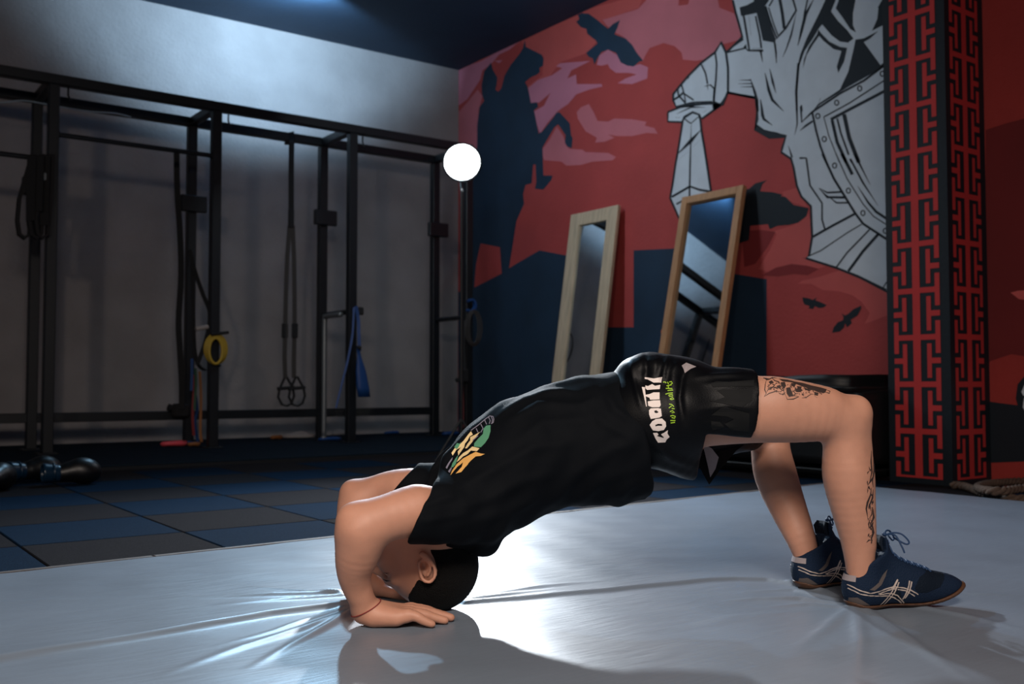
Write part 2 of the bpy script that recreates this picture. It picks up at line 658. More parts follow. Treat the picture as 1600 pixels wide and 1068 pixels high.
# skirt down to the floor
rim = np.concatenate([ii[0, :], ii[1:, -1], ii[-1, -2::-1], ii[-2:0:-1, 0]])
low = V[rim].copy()
low[:, 2] = FZ
nb = len(V)
k = np.arange(len(rim))
Fs = np.stack([rim, nb + k, nb + (k + 1) % len(rim), np.roll(rim, -1)], -1)
wm = obj('wrestling_mat', np.concatenate([V, low]), np.concatenate([Fq, Fs]), 'mat', smooth=True)
tag(wm, 'wide grey-blue vinyl wrestling mat cover with creases, under the man', 'mat')

# ------------------------------------------------------------------ mural on the right wall
MATS = ['red', 'red_dark', 'salmon', 'pink', 'lilac', 'navy', 'ink', 'knight', 'orange']
RED, DRED, SAL, PNK, LIL, NAV, INK, KNI, ORA = range(9)


def wallmap(Xw):
    def f(px, py, layer):
        p = onX(px, py, Xw - 0.0008 * (layer + 1))
        p.z = max(p.z, 0.002)
        if p.z > ZC - 0.003:
            p.z = ZC - 0.003
        p.y = min(p.y, YB - 0.004)
        return p
    return f


mapM = wallmap(XM)


def mural(name, paint):
    o = paint.build(name, mapM, MATS, None, toward=(0, 0, 1))
    o.parent = wall_right
    o.matrix_parent_inverse = Matrix.Translation(-wall_right.location)
    return o


c7 = lambda pts: T(700, 0, 4, pts)
p = Paint()
p.poly([(941, 31), (965, 24), (997, 14), (1010, 0), (1020, -20), (1062, -20), (1060, 9), (1075, 7), (1082, -18), (1118, -18), (1124, 12), (1147, 21), (1158, 45), (1156, 62), (1126, 70), (1105, 92), (1087, 95), (1067, 93), (1065, 82), (1054, 72), (1037, 67), (1015, 75), (1008, 87), (1004, 96), (985, 75), (975, 58), (960, 50), (948, 40)], PNK)
mural('pink_cloud', p)
p = Paint()
p.poly(c7([(930, 405), (945, 345), (1000, 310), (1060, 345), (1080, 390), (1150, 415), (1200, 400), (1250, 420), (1245, 490), (1150, 525), (1060, 520), (1110, 490), (1180, 465), (1130, 455), (1050, 455), (1010, 425), (1000, 400), (960, 410)]), LIL)
mural('lilac_cloud', p)
p = Paint()
p.poly(c7([(500, 550), (560, 500), (650, 470), (715, 425), (675, 415), (700, 395), (760, 390), (890, 380), (830, 410), (770, 440), (745, 490), (800, 465), (805, 525), (960, 525), (965, 540), (880, 560), (800, 590), (750, 650), (690, 690), (620, 770), (575, 835), (530, 700), (600, 660), (640, 580), (570, 640), (520, 650)]), LIL)
mural('lilac_cloud', p)
p = Paint()
p.poly(c7([(445, 195), (450, 240), (420, 280), (385, 310), (320, 340), (270, 400), (215, 440), (200, 500), (160, 560), (120, 620), (66, 660), (66, 400), (170, 365), (240, 340), (275, 300)]), LIL)
mural('lilac_cloud', p)
p = Paint()
p.poly(c7([(66, 700), (120, 640), (185, 560), (215, 600), (190, 690), (185, 1000), (120, 1060), (66, 1060)]), PNK)
p.poly(c7([(145, 400), (180, 370), (275, 320), (265, 350), (200, 385)]), SAL, 1)
p.poly(c7([(290, 380), (340, 375), (320, 395)]), LIL, 1)
mural('pink_cloud', p)
p = Paint()
p.poly(c7([(460, 210), (640, 90), (830, 0), (900, -30), (1230, -40), (1190, 50), (1060, 95), (960, 125), (990, 170), (930, 260), (870, 330), (700, 390), (640, 470), (510, 545), (470, 560), (590, 470), (600, 350), (480, 290)]), SAL, -0.5)
mural('salmon_sky', p)
p = Paint()
p.poly(c7([(805, 700), (830, 670), (880, 650), (910, 700), (935, 755), (1000, 760), (1040, 740), (1150, 745), (1240, 760), (1230, 785), (1290, 800), (1310, 835), (1240, 830), (1150, 850), (1060, 850), (1000, 840), (1040, 860), (980, 885), (920, 890), (930, 860), (860, 820), (810, 740)]), PNK)
mural('pink_cloud', p)
p = Paint()
p.poly(c7([(585, 940), (630, 880), (680, 790), (720, 850), (740, 910), (760, 930), (840, 935), (860, 950), (1000, 955), (1050, 980), (1030, 1000), (900, 1010), (830, 1030), (740, 1035), (710, 1010), (600, 1000)]), PNK)
mural('pink_cloud', p)
p = Paint()
p.poly([(1254, 438), (1278, 433), (1319, 420), (1335, 424), (1392, 455), (1392, 490), (1351, 506), (1359, 489), (1346, 471), (1332, 461), (1312, 455), (1286, 453), (1267, 443), (1247, 443)], SAL)
mural('salmon_cloud', p)
p = Paint()
p.poly([(1205, 362), (1240, 352), (1262, 330), (1268, 350), (1268, 380), (1262, 402), (1290, 416), (1260, 425), (1215, 430), (1185, 420), (1203, 390), (1214, 365)], SAL, -0.5)
p.poly([(1222, 300), (1245, 293), (1255, 312), (1262, 324), (1228, 312)], SAL)
mural('salmon_cloud', p)
p = Paint()
p.poly([(1167, 360), (1190, 359), (1212, 362), (1200, 385), (1180, 412), (1163, 417), (1160, 380)], DRED)
p.poly([(1190, 430), (1212, 418), (1237, 412), (1262, 415), (1280, 420), (1262, 430), (1240, 428), (1215, 432)], DRED)
mural('dark_cloud', p)

# dark skyline along the foot of the wall
p = Paint()
top = [(716, 456), (741, 448), (784, 427), (795, 419), (825, 401), (843, 391), (891, 400), (940, 420), (940, 511), (990, 511), (990, 391), (1053, 388), (1080, 388), (1080, 425), (1150, 428), (1198, 436), (1198, 640), (1330, 612), (1355, 601), (1380, 591), (1410, 594)]
p.poly(top + [(1410, 760), (1300, 760), (1100, 760), (900, 760), (716, 720)], NAV, 1)
mural('skyline_silhouette', p)
# rearing horse
p = Paint()
hs = [(410, 10), (418, 55), (440, 65), (520, 105), (532, 130), (528, 175), (505, 190), (508, 215), (490, 232), (450, 250), (412, 280), (430, 310), (450, 415), (490, 410), (497, 440), (470, 460), (500, 610), (520, 600), (600, 500), (615, 475), (635, 475), (700, 545), (708, 620), (718, 640), (712, 705), (685, 695), (668, 670), (672, 620), (625, 550), (600, 570), (525, 700), (530, 880), (590, 880), (580, 910), (530, 970), (475, 965), (485, 920), (480, 810), (465, 810), (455, 930), (415, 940), (400, 1000)]
hl = [(60, 1068), (105, 690), (105, 560), (120, 440), (150, 400), (135, 360), (133, 300), (150, 210), (195, 155), (205, 200), (235, 250), (230, 300), (222, 330), (240, 342), (260, 320), (280, 240), (320, 170), (380, 95), (400, 60)]
p.poly(T(720, 60, 4.11, hs) + [(819, 318), (807, 345), (803, 370), (795, 421), (784, 430), (735, 455)] + T(720, 60, 4.11, hl), NAV, 2)
p.poly([(751, 380), (781, 386), (784, 427), (741, 449), (744, 412)], RED, 3)
mural('horse_silhouette', p)
p = Paint()
p.poly(c7([(835, 55), (850, 85), (880, 85), (940, 130), (1000, 180), (1030, 150), (1075, 125), (1060, 170), (1040, 215), (1110, 240), (1150, 280), (1180, 330), (1220, 380), (1195, 385), (1160, 415), (1120, 410), (1080, 390), (1050, 330), (1000, 310), (960, 325), (935, 360), (915, 405), (905, 365), (880, 355), (862, 330), (900, 300), (935, 270), (920, 250), (870, 210), (865, 180), (830, 170), (800, 135), (820, 120), (812, 90), (830, 85)]), NAV, 2)
mural('crow_silhouette', p)
p = Paint()
p.poly(T(1000, 200, 4, [(620, 380), (680, 380), (720, 345), (795, 325), (765, 350), (750, 395), (830, 400), (890, 415), (880, 425), (910, 430), (960, 480), (1055, 500), (1040, 550), (990, 590), (930, 605), (860, 610), (810, 632), (800, 600), (690, 610), (680, 700), (620, 720)]), INK, 2)
mural('crow_silhouette', p)
cb = lambda pts: T(1140, 430, 6.154, pts)
p = Paint()
p.poly(cb([(700, 210), (760, 220), (800, 235), (840, 210), (825, 240), (870, 255), (935, 285), (900, 310), (860, 315), (820, 295), (800, 325), (780, 318), (760, 320), (770, 295), (720, 280), (705, 250)]), INK, 2)
mural('crow_silhouette', p)
p = Paint()
p.poly(cb([(1075, 365), (1110, 385), (1140, 370), (1190, 325), (1265, 290), (1265, 320), (1230, 385), (1165, 425), (1175, 460), (1130, 500), (1110, 460), (1100, 500), (1060, 540), (985, 552), (1000, 500), (1040, 450), (1090, 430), (1095, 400)]), INK, 2)
mural('crow_silhouette', p)
p = Paint()
p.ring(1037, 518, 2.5, 5, ORA, 2)
mural('orange_dot', p)

# the knight
p = Paint()
K0 = [(1141, -20), (1145, 0), (1149, 18), (1156, 43), (1160, 58), (1137, 80), (1134, 82), (1127, 66), (1117, 82), (1096, 98), (1075, 119), (1060, 137), (1052, 147), (1052, 157), (1057, 168), (1115, 160), (1124, 165), (1130, 158), (1137, 145), (1180, 152), (1183, 175), (1181, 195), (1190, 203), (1205, 207), (1228, 212), (1222, 232), (1221, 238), (1236, 248), (1240, 262), (1245, 290), (1252, 307), (1267, 322), (1268, 350), (1269, 370), (1264, 400), (1259, 403), (1306, 418), (1340, 431), (1385, 453), (1420, 470), (1420, -20)]
p.poly(K0, KNI, 3)
p.stroke(K0[1:-2], 3.6, INK, 4)
c4 = lambda pts: T(1030, 160, 6.675, pts)
blade = c4([(245, 190), (260, 160), (345, 105), (415, 125), (430, 190), (440, 300), (470, 470), (540, 930)]) + [(1108, 330), (1090, 348), (1064, 348), (1047, 309)] + c4([(140, 850), (170, 640), (200, 480)])
p.poly(blade, KNI, 3)
p.stroke(blade + blade[:1], 3.2, INK, 5)
guard = c4([(90, 100), (180, 65), (290, 20), (370, 20), (555, 12), (568, 80), (445, 168), (420, 130), (350, 100), (260, 150), (240, 205), (90, 200)])
p.poly(guard, KNI, 4)
p.stroke(guard + guard[:1], 3.2, INK, 6)


def K(cr, lst):
    ox, oy, s = cr
    for pts, wd, tp in lst:
        p.stroke(T(ox, oy, s, pts), 1.45 * wd / s, INK, 5, tp)


def KP(cr, lst):
    ox, oy, s = cr
    for pts in lst:
        p.poly(T(ox, oy, s, pts), INK, 5)


K((1030, 160, 6.675), [([(335, 220), (330, 380), (322, 640), (315, 980)], 12, 'a'), ([(255, 160), (300, 200), (335, 220)], 9, ''), ([(335, 215), (415, 145)], 7, ''), ([(190, 540), (330, 400), (430, 290)], 26, 'ab'), ([(130, 985), (320, 875), (420, 910), (540, 930)], 16, ''), ([(180, 1060), (320, 980)], 12, ''), ([(180, 120), (330, 50), (480, 50)], 12, 'ab'), ([(165, 155), (225, 158)], 12, 'ab'), ([(455, 105), (495, 80)], 9, 'ab'), ([(200, 600), (320, 500)], 5, 'ab'), ([(345, 470), (440, 380)], 5, 'ab')])
KP((1030, 160, 6.675), [[(565, 10), (650, 30), (640, 45), (565, 95)]])
A = (1140, 0, 6.154)
KP(A, [
    [(95, 70), (165, 50), (230, 15), (255, -60), (380, -60), (380, 0), (340, 60), (365, 150), (400, 260), (445, 380), (430, 410), (320, 390), (300, 300), (260, 125), (165, 145), (110, 155)],
    [(950, -80), (1040, -80), (1020, 0), (975, 110), (1040, 200), (1130, 290), (1190, 370), (1140, 410), (1060, 400), (980, 340), (890, 235), (860, 270), (800, 370), (720, 490), (680, 600), (655, 700), (650, 850), (655, 1065), (635, 1065), (635, 850), (650, 650), (680, 520), (740, 370), (800, 250), (860, 130), (920, 0)],
    [(1040, -80), (1215, -80), (1210, 0), (1185, 130), (1185, 240), (1215, 312), (1160, 280), (1080, 160), (1020, 80), (1050, 0)],
    [(1480, -80), (1600, -80), (1600, 190), (1520, 220), (1370, 295), (1420, 180), (1430, 80), (1425, 70), (1465, 0)],
    [(855, 285), (880, 320), (960, 400), (1060, 450), (1130, 460), (1100, 590), (1045, 700), (1030, 640), (1075, 490), (1000, 472), (900, 390), (860, 345), (800, 430), (740, 530), (705, 660), (715, 570), (760, 450), (840, 330)],
    [(1210, 380), (1290, 368), (1430, 298), (1350, 370), (1290, 405), (1450, 628), (1510, 575), (1600, 520), (1600, 570), (1505, 625), (1440, 665), (1140, 835), (870, 1005), (800, 1065), (850, 1000), (1060, 860), (1140, 690), (1190, 480)]])
K(A, [([(135, 150), (165, 330), (190, 485), (320, 485)], 14, ''), ([(185, 150), (205, 340)], 10, 'ab'), ([(250, 155), (290, 350), (305, 465)], 12, ''), ([(215, 465), (300, 462)], 12, 'ab'),
      ([(345, 60), (390, 210), (455, 370), (540, 270), (640, 100), (605, -20)], 13, ''), ([(375, 70), (420, 220), (465, 340)], 8, ''), ([(380, 60), (420, -10)], 10, ''), ([(480, -20), (505, 120), (525, 275)], 20, ''), ([(450, 360), (530, 275)], 22, 'ab'),
      ([(640, 130), (590, 340), (545, 470), (510, 550)], 12, 'ab'), ([(430, 400), (445, 500), (450, 610)], 12, 'b'), ([(298, 490), (318, 600)], 14, 'b'),
      ([(810, -10), (730, 140), (690, 300), (655, 440)], 22, 'ab'), ([(750, -10), (715, 160)], 10, ''), ([(720, 90), (680, 350)], 12, 'ab'),
      ([(340, 700), (375, 860), (410, 960), (520, 1070)], 20, 'ab'), ([(385, 660), (415, 790), (445, 895)], 16, 'ab'),
      ([(90, 770), (205, 770)], 9, 'a'), ([(80, 805), (210, 803)], 9, 'a'), ([(105, 835), (220, 833)], 9, 'a'), ([(200, 755), (240, 880), (262, 960), (268, 1070)], 18, 'a'), ([(-20, 888), (110, 915), (245, 942)], 16, ''), ([(300, 960), (325, 1070)], 16, 'ab'), ([(875, 940), (845, 1030)], 12, 'ab'), ([(690, 1010), (695, 1070)], 10, '')])
B = (1030, 50, 8)
K(B, [([(770, 125), (835, 260), (860, 450), (860, 740), (790, 910), (690, 880)], 20, ''), ([(700, 265), (718, 400), (708, 600), (680, 870)], 15, ''), ([(520, 390), (580, 520), (605, 650)], 14, ''), ([(545, 370), (590, 500)], 8, 'ab'), ([(560, 680), (640, 660), (690, 710), (680, 870)], 18, 'a'), ([(600, 660), (610, 730)], 10, 'b'),
      ([(280, 660), (310, 770), (430, 850)], 14, ''), ([(240, 790), (330, 890)], 16, ''), ([(300, 760), (235, 815), (180, 845)], 18, ''), ([(230, 700), (240, 790)], 14, ''), ([(310, 770), (330, 870)], 10, ''), ([(205, 935), (420, 880), (660, 870)], 15, ''), ([(345, 555), (370, 575)], 22, ''),
      ([(850, 255), (1080, 200), (1110, 232), (1300, 235)], 14, ''), ([(1265, 240), (1288, 360)], 16, 'b'), ([(1450, 150), (1468, 380)], 14, 'b'), ([(860, 760), (1195, 822)], 16, '')])
KP(B, [[(660, 880), (780, 910), (690, 980)], [(845, 245), (1040, 40), (1055, 100), (940, 180)], [(1050, 190), (1085, 150), (1095, 210)]])
D = (1170, 100, 6.957)
KP(D, [[(68, 640), (110, 670), (180, 720), (300, 740), (410, 780), (390, 802), (220, 812), (130, 762), (58, 722)]])
K(D, [([(125, 380), (150, 560), (165, 600), (255, 665)], 24, 'ab'), ([(85, 380), (97, 600), (68, 700)], 12, ''), ([(540, -10), (515, 300), (525, 650), (498, 770)], 18, 'b'), ([(565, 460), (575, 630), (690, 520)], 16, ''), ([(555, 725), (620, 670), (695, 620)], 16, 'a'),
      ([(690, 520), (990, 320), (1250, 180), (1480, 10), (1640, -90)], 16, ''), ([(688, 520), (730, 720), (780, 900), (845, 1070)], 16, ''), ([(815, 575), (1100, 420), (1300, 290), (1500, 160), (1640, 70)], 10, ''), ([(815, 575), (870, 780), (985, 1070)], 7, ''), ([(890, 602), (1100, 490), (1350, 360), (1500, 280), (1640, 200)], 22, ''), ([(905, 610), (960, 850), (1060, 1070)], 24, ''), ([(960, 590), (1000, 750), (1085, 985)], 14, ''), ([(1035, 545), (1090, 800), (1195, 1070)], 30, ''), ([(1100, 1030), (1120, 1070)], 14, ''),
      ([(430, 885), (470, 1015)], 16, 'a'), ([(550, 1020), (620, 1020), (628, 1070)], 10, '')])
for x, y in ((750, 565), (820, 815), (955, 420), (1205, 265), (1450, 105)):
    p.ring(1170 + x / 6.957, 100 + y / 6.957, 4.0, 2.0, INK, 5)
E = (1200, 240, 4.855)
K(E, [([(240, 35), (290, 35), (318, 240), (410, 375), (410, 500), (432, 575)], 9, ''), ([(385, 260), (450, 295), (560, 290)], 10, 'a'), ([(385, 260), (450, 330), (580, 332)], 13, 'a'), ([(440, 310), (520, 372), (612, 372)], 9, 'a'),
      ([(412, 0), (500, 190), (660, 450), (720, 530), (910, 655), (1060, 740)], 13, ''), ([(515, 0), (600, 190), (720, 380), (800, 475), (910, 545), (1060, 630)], 6, ''), ([(560, 0), (640, 158)], 17, ''), ([(625, 40), (720, 220), (835, 395)], 10, 'b'), ([(655, 0), (775, 235)], 14, 'b'), ([(680, 245), (760, 370), (820, 440), (910, 500), (1060, 580)], 14, 'a'),
      ([(340, 630), (500, 540), (660, 455)], 13, ''), ([(310, 775), (400, 735), (600, 600), (710, 535)], 6, ''), ([(515, 865), (600, 750), (770, 575)], 8, ''), ([(610, 890), (720, 740), (840, 605)], 15, ''), ([(870, 1020), (960, 880)], 6, ''), ([(265, 790), (330, 810), (500, 860), (700, 940), (920, 1055), (1060, 1130)], 11, 'a')])
for x, y in ((505, 90), (610, 280), (720, 450), (890, 585)):
    p.ring(1200 + x / 4.855, 240 + y / 4.855, 4.0, 2.0, INK, 5)
mural('knight_figure', p)

# painting on the short wall right of the pillar
p = Paint()
R_, RD, SA, IN, WH = range(5)
mapR = lambda px, py, ly: onX(px, py, XR - 0.0008 * (ly + 1))
p.poly([(1540, 203), (1570, 193), (1620, 180), (1760, 170), (1760, 552), (1600, 556), (1580, 553), (1550, 563), (1540, 568)], RD, 0)
p.poly([(1579, 457), (1590, 454), (1620, 452), (1620, 470), (1592, 467)], SA, 1)
p.poly([(1540, 626), (1560, 629), (1600, 634), (1760, 640), (1760, 714), (1540, 723)], IN, 1)
p.poly([(1592, 640), (1587, 622), (1590, 600), (1600, 588), (1640, 580), (1700, 620), (1700, 700), (1620, 690)], IN, 2)
p.poly([(1596, 612), (1601, 600), (1640, 590), (1690, 625), (1690, 690), (1625, 680), (1598, 636), (1600, 620)], WH, 3)
p.stroke([(1594, 619), (1604, 620), (1640, 612)], 3, IN, 4)
o = p.build('painted_figure', mapR, ['red_right', 'red_right_dark', 'salmon', 'ink', 'knight'], None, toward=(0, 0, 1))
o.parent = wall_corner
o.matrix_parent_inverse = Matrix.Translation(-wall_corner.location)
wall_corner['label'] = 'red painted wall right of the patterned pillar'
wall_pillar['label'] = 'black square pillar with red key-pattern on two faces'


# key pattern of the pillar
def keyface(name, fmap, width):
    """fmap(u, z) -> point; u runs over the face width"""
    V, F = [], []

    def rect(u0, u1, z0, z1):
        z0, z1 = max(z0, 0.0), min(z1, ZC - 0.01)
        if z1 - z0 < 0.002:
            return
        n = len(V)
        V.extend(fmap(u * width, z) for u, z in ((u0, z0), (u1, z0), (u1, z1), (u0, z1)))
        F.append((n, n + 1, n + 2, n + 3))

    per, a0 = 0.2566, CAMZ
    cu0, cu1 = 0.425, 0.545
    rect(cu0, cu1, 0.0, ZC)
    th = 0.030
    for k in range(-3, 15):
        z = a0 + k * per
        zm = z + per / 2
        for side in (0, 1):
            f = (lambda u: u) if side == 0 else (lambda u: cu0 + cu1 - u)
            o0, o1 = sorted((f(0.115), f(0.19)))
            i0, i1 = sorted((f(0.255), f(0.325)))
            rect(o0, o1, z - 0.088, z + 0.088)
            g0, g1 = sorted((f(0.19), f(cu0)))
            rect(g0, g1, z - th / 2, z + th / 2)
            rect(i0, i1, zm - 0.093, zm + 0.093)
            q0, q1 = sorted((f(0.115), f(0.255)))
            rect(q0, q1, zm - th / 2, zm + th / 2)
    o = obj(name, V, F, 'pillar_red')
    o.parent = wall_pillar
    o.matrix_parent_inverse = Matrix.Translation(-wall_pillar.location)


keyface('key_pattern', lambda u, z: (PX0 - 0.0015, PY1 - u, z), PY1 - PY0)
keyface('key_pattern', lambda u, z: (PX0 + u, PY0 - 0.0015, z), XR - PX0)

# ------------------------------------------------------------------ the rig
RX = [-0.912, 0.314, 1.54, 2.766, 3.992, 5.218]
YF, YR, RH, RW = 7.90, 8.50, 2.765, 0.0375
rig = thing('power_rig', (2.5, 8.2, 0), 'long black steel pull-up rig standing along the grey wall', 'gym rig')


def rigpart(name, mb, m='steel_black', smooth=False):
    o = mb.build(name, m, None, smooth)
    o.parent = rig
    o.matrix_parent_inverse = Matrix.Translation(-rig.location)
    return o


for r, yy in enumerate((YF, YR)):
    for i, x in enumerate(RX):
        b = MB()
        b.box((x - RW, yy - RW, 0.008), (x + RW, yy + RW, RH - RW), 0.005)
        b.box((x - 0.07, yy - 0.07, 0.0), (x + 0.07, yy + 0.07, 0.01), 0.002)
        up = rigpart('upright', b)
        if r == 0:
            h = MB()  # pale discs painting the glints at the peg holes
            for k in range(24 if i == 2 else 14 if i == 3 else 10):
                z = (2.05 - 0.0655 * k) if i == 2 else (1.98 - 0.0655 * k)
                h.lathe([(0.0, 0.0), (0.015, 0.0), (0.015, 0.002), (0.0, 0.002)], (x - 0.004, yy - RW - 0.0005, z), (0, -1, 0), 8)
            ho = h.build('peg_hole_glints', 'hole_glint', None)
            ho['kind'] = 'stuff'
            ho.parent = up
            ho.matrix_parent_inverse = Matrix.Translation(-rig.location)
    b = MB()
    b.box((-2.6, yy - RW, RH - RW), (RX[-1] + RW, yy + RW, RH + RW), 0.005)
    rigpart('top_rail', b)
for x in RX:
    b = MB()
    b.box((x - RW * 0.9, YF + RW, RH - RW * 0.9), (x + RW * 0.9, YR - RW, RH + RW * 0.9), 0.004)
    rigpart('cross_beam', b)
b = MB()
b.box((-2.6, YR - 0.03, 0.21), (RX[-1] + RW, YR + 0.03, 0.285), 0.004)
rigpart('base_rail', b)
for x0_, x1_, z in ((RX[2], RX[3], 2.36), (RX[1], RX[2], 2.165)):
    b = MB()
    b.tube([(x0_, YF, z), (x1_, YF, z)], 0.019, 12)
    for x in (x0_ + RW, x1_ - RW):
        b.lathe([(0.03, 0), (0.03, 0.012)], (x - 0.006, YF, z), (1, 0, 0), 12)
    rigpart('pull_up_bar', b, smooth=False)
for i, x in enumerate(RX[1:], 1):
    z = 2.05
    b = MB()
    b.box((x - 0.11, YR - RW - 0.05, z - 0.07), (x + 0.11, YR - RW, z + 0.07), 0.006)
    rigpart('bumper_plate', b)
for i in (2, 3, 4):
    b = MB()
    x = RX[i] + 0.1
    b.tube([(x, YF, RH - RW), (x, YF, RH - 0.10), (x + 0.015, YF, RH - 0.13), (x + 0.035, YF, RH - 0.12)], 0.008, 6)
    rigpart('hook', b)
# side bars between front and rear posts, chest high
for i in (4, 5):
    b = MB()
    b.tube([(RX[i], YF, 1.15), (RX[i], YR, 1.15)], 0.022, 10)
    rigpart('side_bar', b)

# pale pipe frame standing inside the rig
pf = thing('pipe_frame', (RX[4] - 0.06, YR - 0.19, 0), 'pale bent steel pipe stand inside the rig, beside the blue band', 'pipe stand')
b = MB()
b.tube(smooth_path([(0, 0, 0), (0, 0, 0.6), (0, 0, 1.08), (0.0, -0.03, 1.12), (0.0, -0.12, 1.125), (0, -0.33, 1.125)], 5), 0.024, 10)
b.build('bent_pipe', 'steel_grey', pf, True)
b = MB()
b.lathe([(0.06, 0), (0.06, 0.012), (0.03, 0.02), (0.028, 0.04)], (0, 0, 0), (0, 0, 1), 16)
b.build('foot_plate', 'steel_grey', pf)

# cable lying along the rear top rail
b = MB()
pts = [onY(x, y + 3, YR - RW - 0.009) for x, y in ((-60, 152), (0, 157), (30, 154), (52, 156), (95, 164), (140, 171), (180, 174), (205, 180))]
b.tube(smooth_path(pts, 5), 0.006, 6)
tag(b.build('cable', 'cable', smooth=True), 'thin pale wavy cable running along the rear top rail of the rig', 'cable')

# ------------------------------------------------------------------ straps and bands hanging from the rig


def ribbon(mb, path, width, thick, side, mi=0):
    """flat strap along a path; side = direction of its width"""
    P = [Vector(q) for q in path]
    sd = Vector(side).normalized()
    v, f = [], []
    for i, q in enumerate(P):
        t = (P[min(i + 1, len(P) - 1)] - P[max(i - 1, 0)]).normalized()
        s = (sd - t * sd.dot(t)).normalized()
        n = t.cross(s)
        v += [q + s * width / 2 + n * thick / 2, q - s * width / 2 + n * thick / 2, q - s * width / 2 - n * thick / 2, q + s * width / 2 - n * thick / 2]
    for i in range(len(P) - 1):
        for k in range(4):
            f.append((i * 4 + k, i * 4 + (k + 1) % 4, i * 4 + 4 + (k + 1) % 4, i * 4 + 4 + k))
    f += [(3, 2, 1, 0), tuple(len(P) * 4 - 4 + k for k in range(4))]
    mb.add(v, f, mi)


SD = RT
# suspension trainer with two looped handles
yT = YR - 0.055
pt = lambda x, y: onY(x, y, yT)
sx = pt(455, 300).x
tr = thing('suspension_trainer', (sx, yT, 0), 'black suspension trainer with two foot loops hanging between the rear posts', 'strap')


def under(o, parent):
    o.parent = parent
    o.matrix_parent_inverse = Matrix.Translation(-parent.location)
    return o


b = MB()
zt = RH + RW + 0.004
ribbon(b, [(sx, yT + 0.10, zt - 0.10), (sx, yT + 0.098, zt), (sx, yT + 0.01, zt), (sx, yT, zt - 0.1), pt(455, 270), pt(455, 330)], 0.05, 0.004, SD)
under(b.build('anchor_strap', 'strap'), tr)
b = MB()
a, c = pt(455, 326), pt(455, 356)
b.box((a.x - 0.026, yT - 0.015, c.z), (a.x + 0.026, yT + 0.015, a.z), 0.006)
under(b.build('buckle', 'strap'), tr)
for s, xs in ((-1, (453, 449, 447, 446, 445, 446)), (1, (457, 459, 460, 460, 459, 459))):
    b = MB()
    ribbon(b, [pt(x, y) + Vector((0, -0.004 * s, 0)) for x, y in zip(xs, (352, 400, 460, 510, 560, 590))], 0.04, 0.003, SD)
    under(b.build('strap', 'strap_grey'), tr)
    b = MB()
    q0, q1 = pt(xs[3], 505), pt(xs[3], 528)
    b.box((q0.x - 0.028, yT - 0.012 - 0.01 * s, q1.z), (q0.x + 0.028, yT + 0.012 - 0.01 * s, q0.z), 0.005)
    under(b.build('buckle', 'strap'), tr)
    cx = 448 if s < 0 else 462
    off = Vector((0, -0.02 * s, 0))
    b = MB()
    ribbon(b, [pt(cx + dx, y) + off for dx, y in ((-1, 588), (-10, 608), (-12, 620), (-6, 632), (2, 634), (9, 630), (13, 618), (11, 606), (1, 588))], 0.022, 0.015, (0, 1, 0))
    under(b.build('foot_loop', 'strap'), tr)
    b = MB()
    b.tube([pt(cx - 13, 607) + off, pt(cx + 13, 605) + off], 0.016, 10)
    under(b.build('handle', 'strap'), tr)

# bundle of wide black bands on the left bar
bd = thing('resistance_band', (1.42, YF - 0.05, 0), 'bundle of wide black bands looped over the leftmost bar', 'band')
for k, (xa, xb, yb, off) in enumerate(((38, 34, 372, 0.0), (52, 52, 374, 0.02), (66, 62, 371, 0.04))):
    b = MB()
    yy = YF - 0.03 - off
    q = lambda x, y: onY(x, y, yy)
    zt = 2.165 + 0.022
    ribbon(b, [q(xa + 12, 242), q(xa + 4, 270), q(xb - 4, 310), q(xb - 7, 345), q(xb - 4, 366), q(xb + 4, 372), q(xb + 12, 366), q(xb + 14, 340), q(xa + 14, 300), q(xa + 15, 270), q(xa + 16, 242)], 0.07, 0.022, (0, 1, 0))
    under(b.build('band_loop', 'strap'), bd)
for xa, yb, off in ((50, 345, 0.09), (62, 330, 0.11), (72, 352, 0.10)):
    b = MB()
    q = lambda x, y: onY(x, y, YF - off)
    ribbon(b, [q(xa, 244), q(xa - 1, 280), q(xa - 2, 315), q(xa - 2, yb)], 0.065, 0.012, RT)
    under(b.build('band_loop', 'strap'), bd)
b = MB()
q = onY(71, 276, YF - 0.10)
b.box((q.x - 0.02, q.y - 0.01, q.z - 0.03), (q.x + 0.02, q.y + 0.01, q.z + 0.03), 0.006)
under(b.build('buckle', 'steel_grey'), bd)


def hang(name, m, label, cat, px_pts, Yp, width, group=None, side=None, thick=0.005, closed=False):
    b = MB()
    pth = smooth_path([onY(x, y, Yp) for x, y in px_pts], 4)
    ribbon(b, pth, width, thick, side or (0, 1, 0))
    zs = min(v[2] for v in b.v)
    o = b.build(name, m, origin=(pth[0].x, Yp, zs))
    return tag(o, label, cat, group)


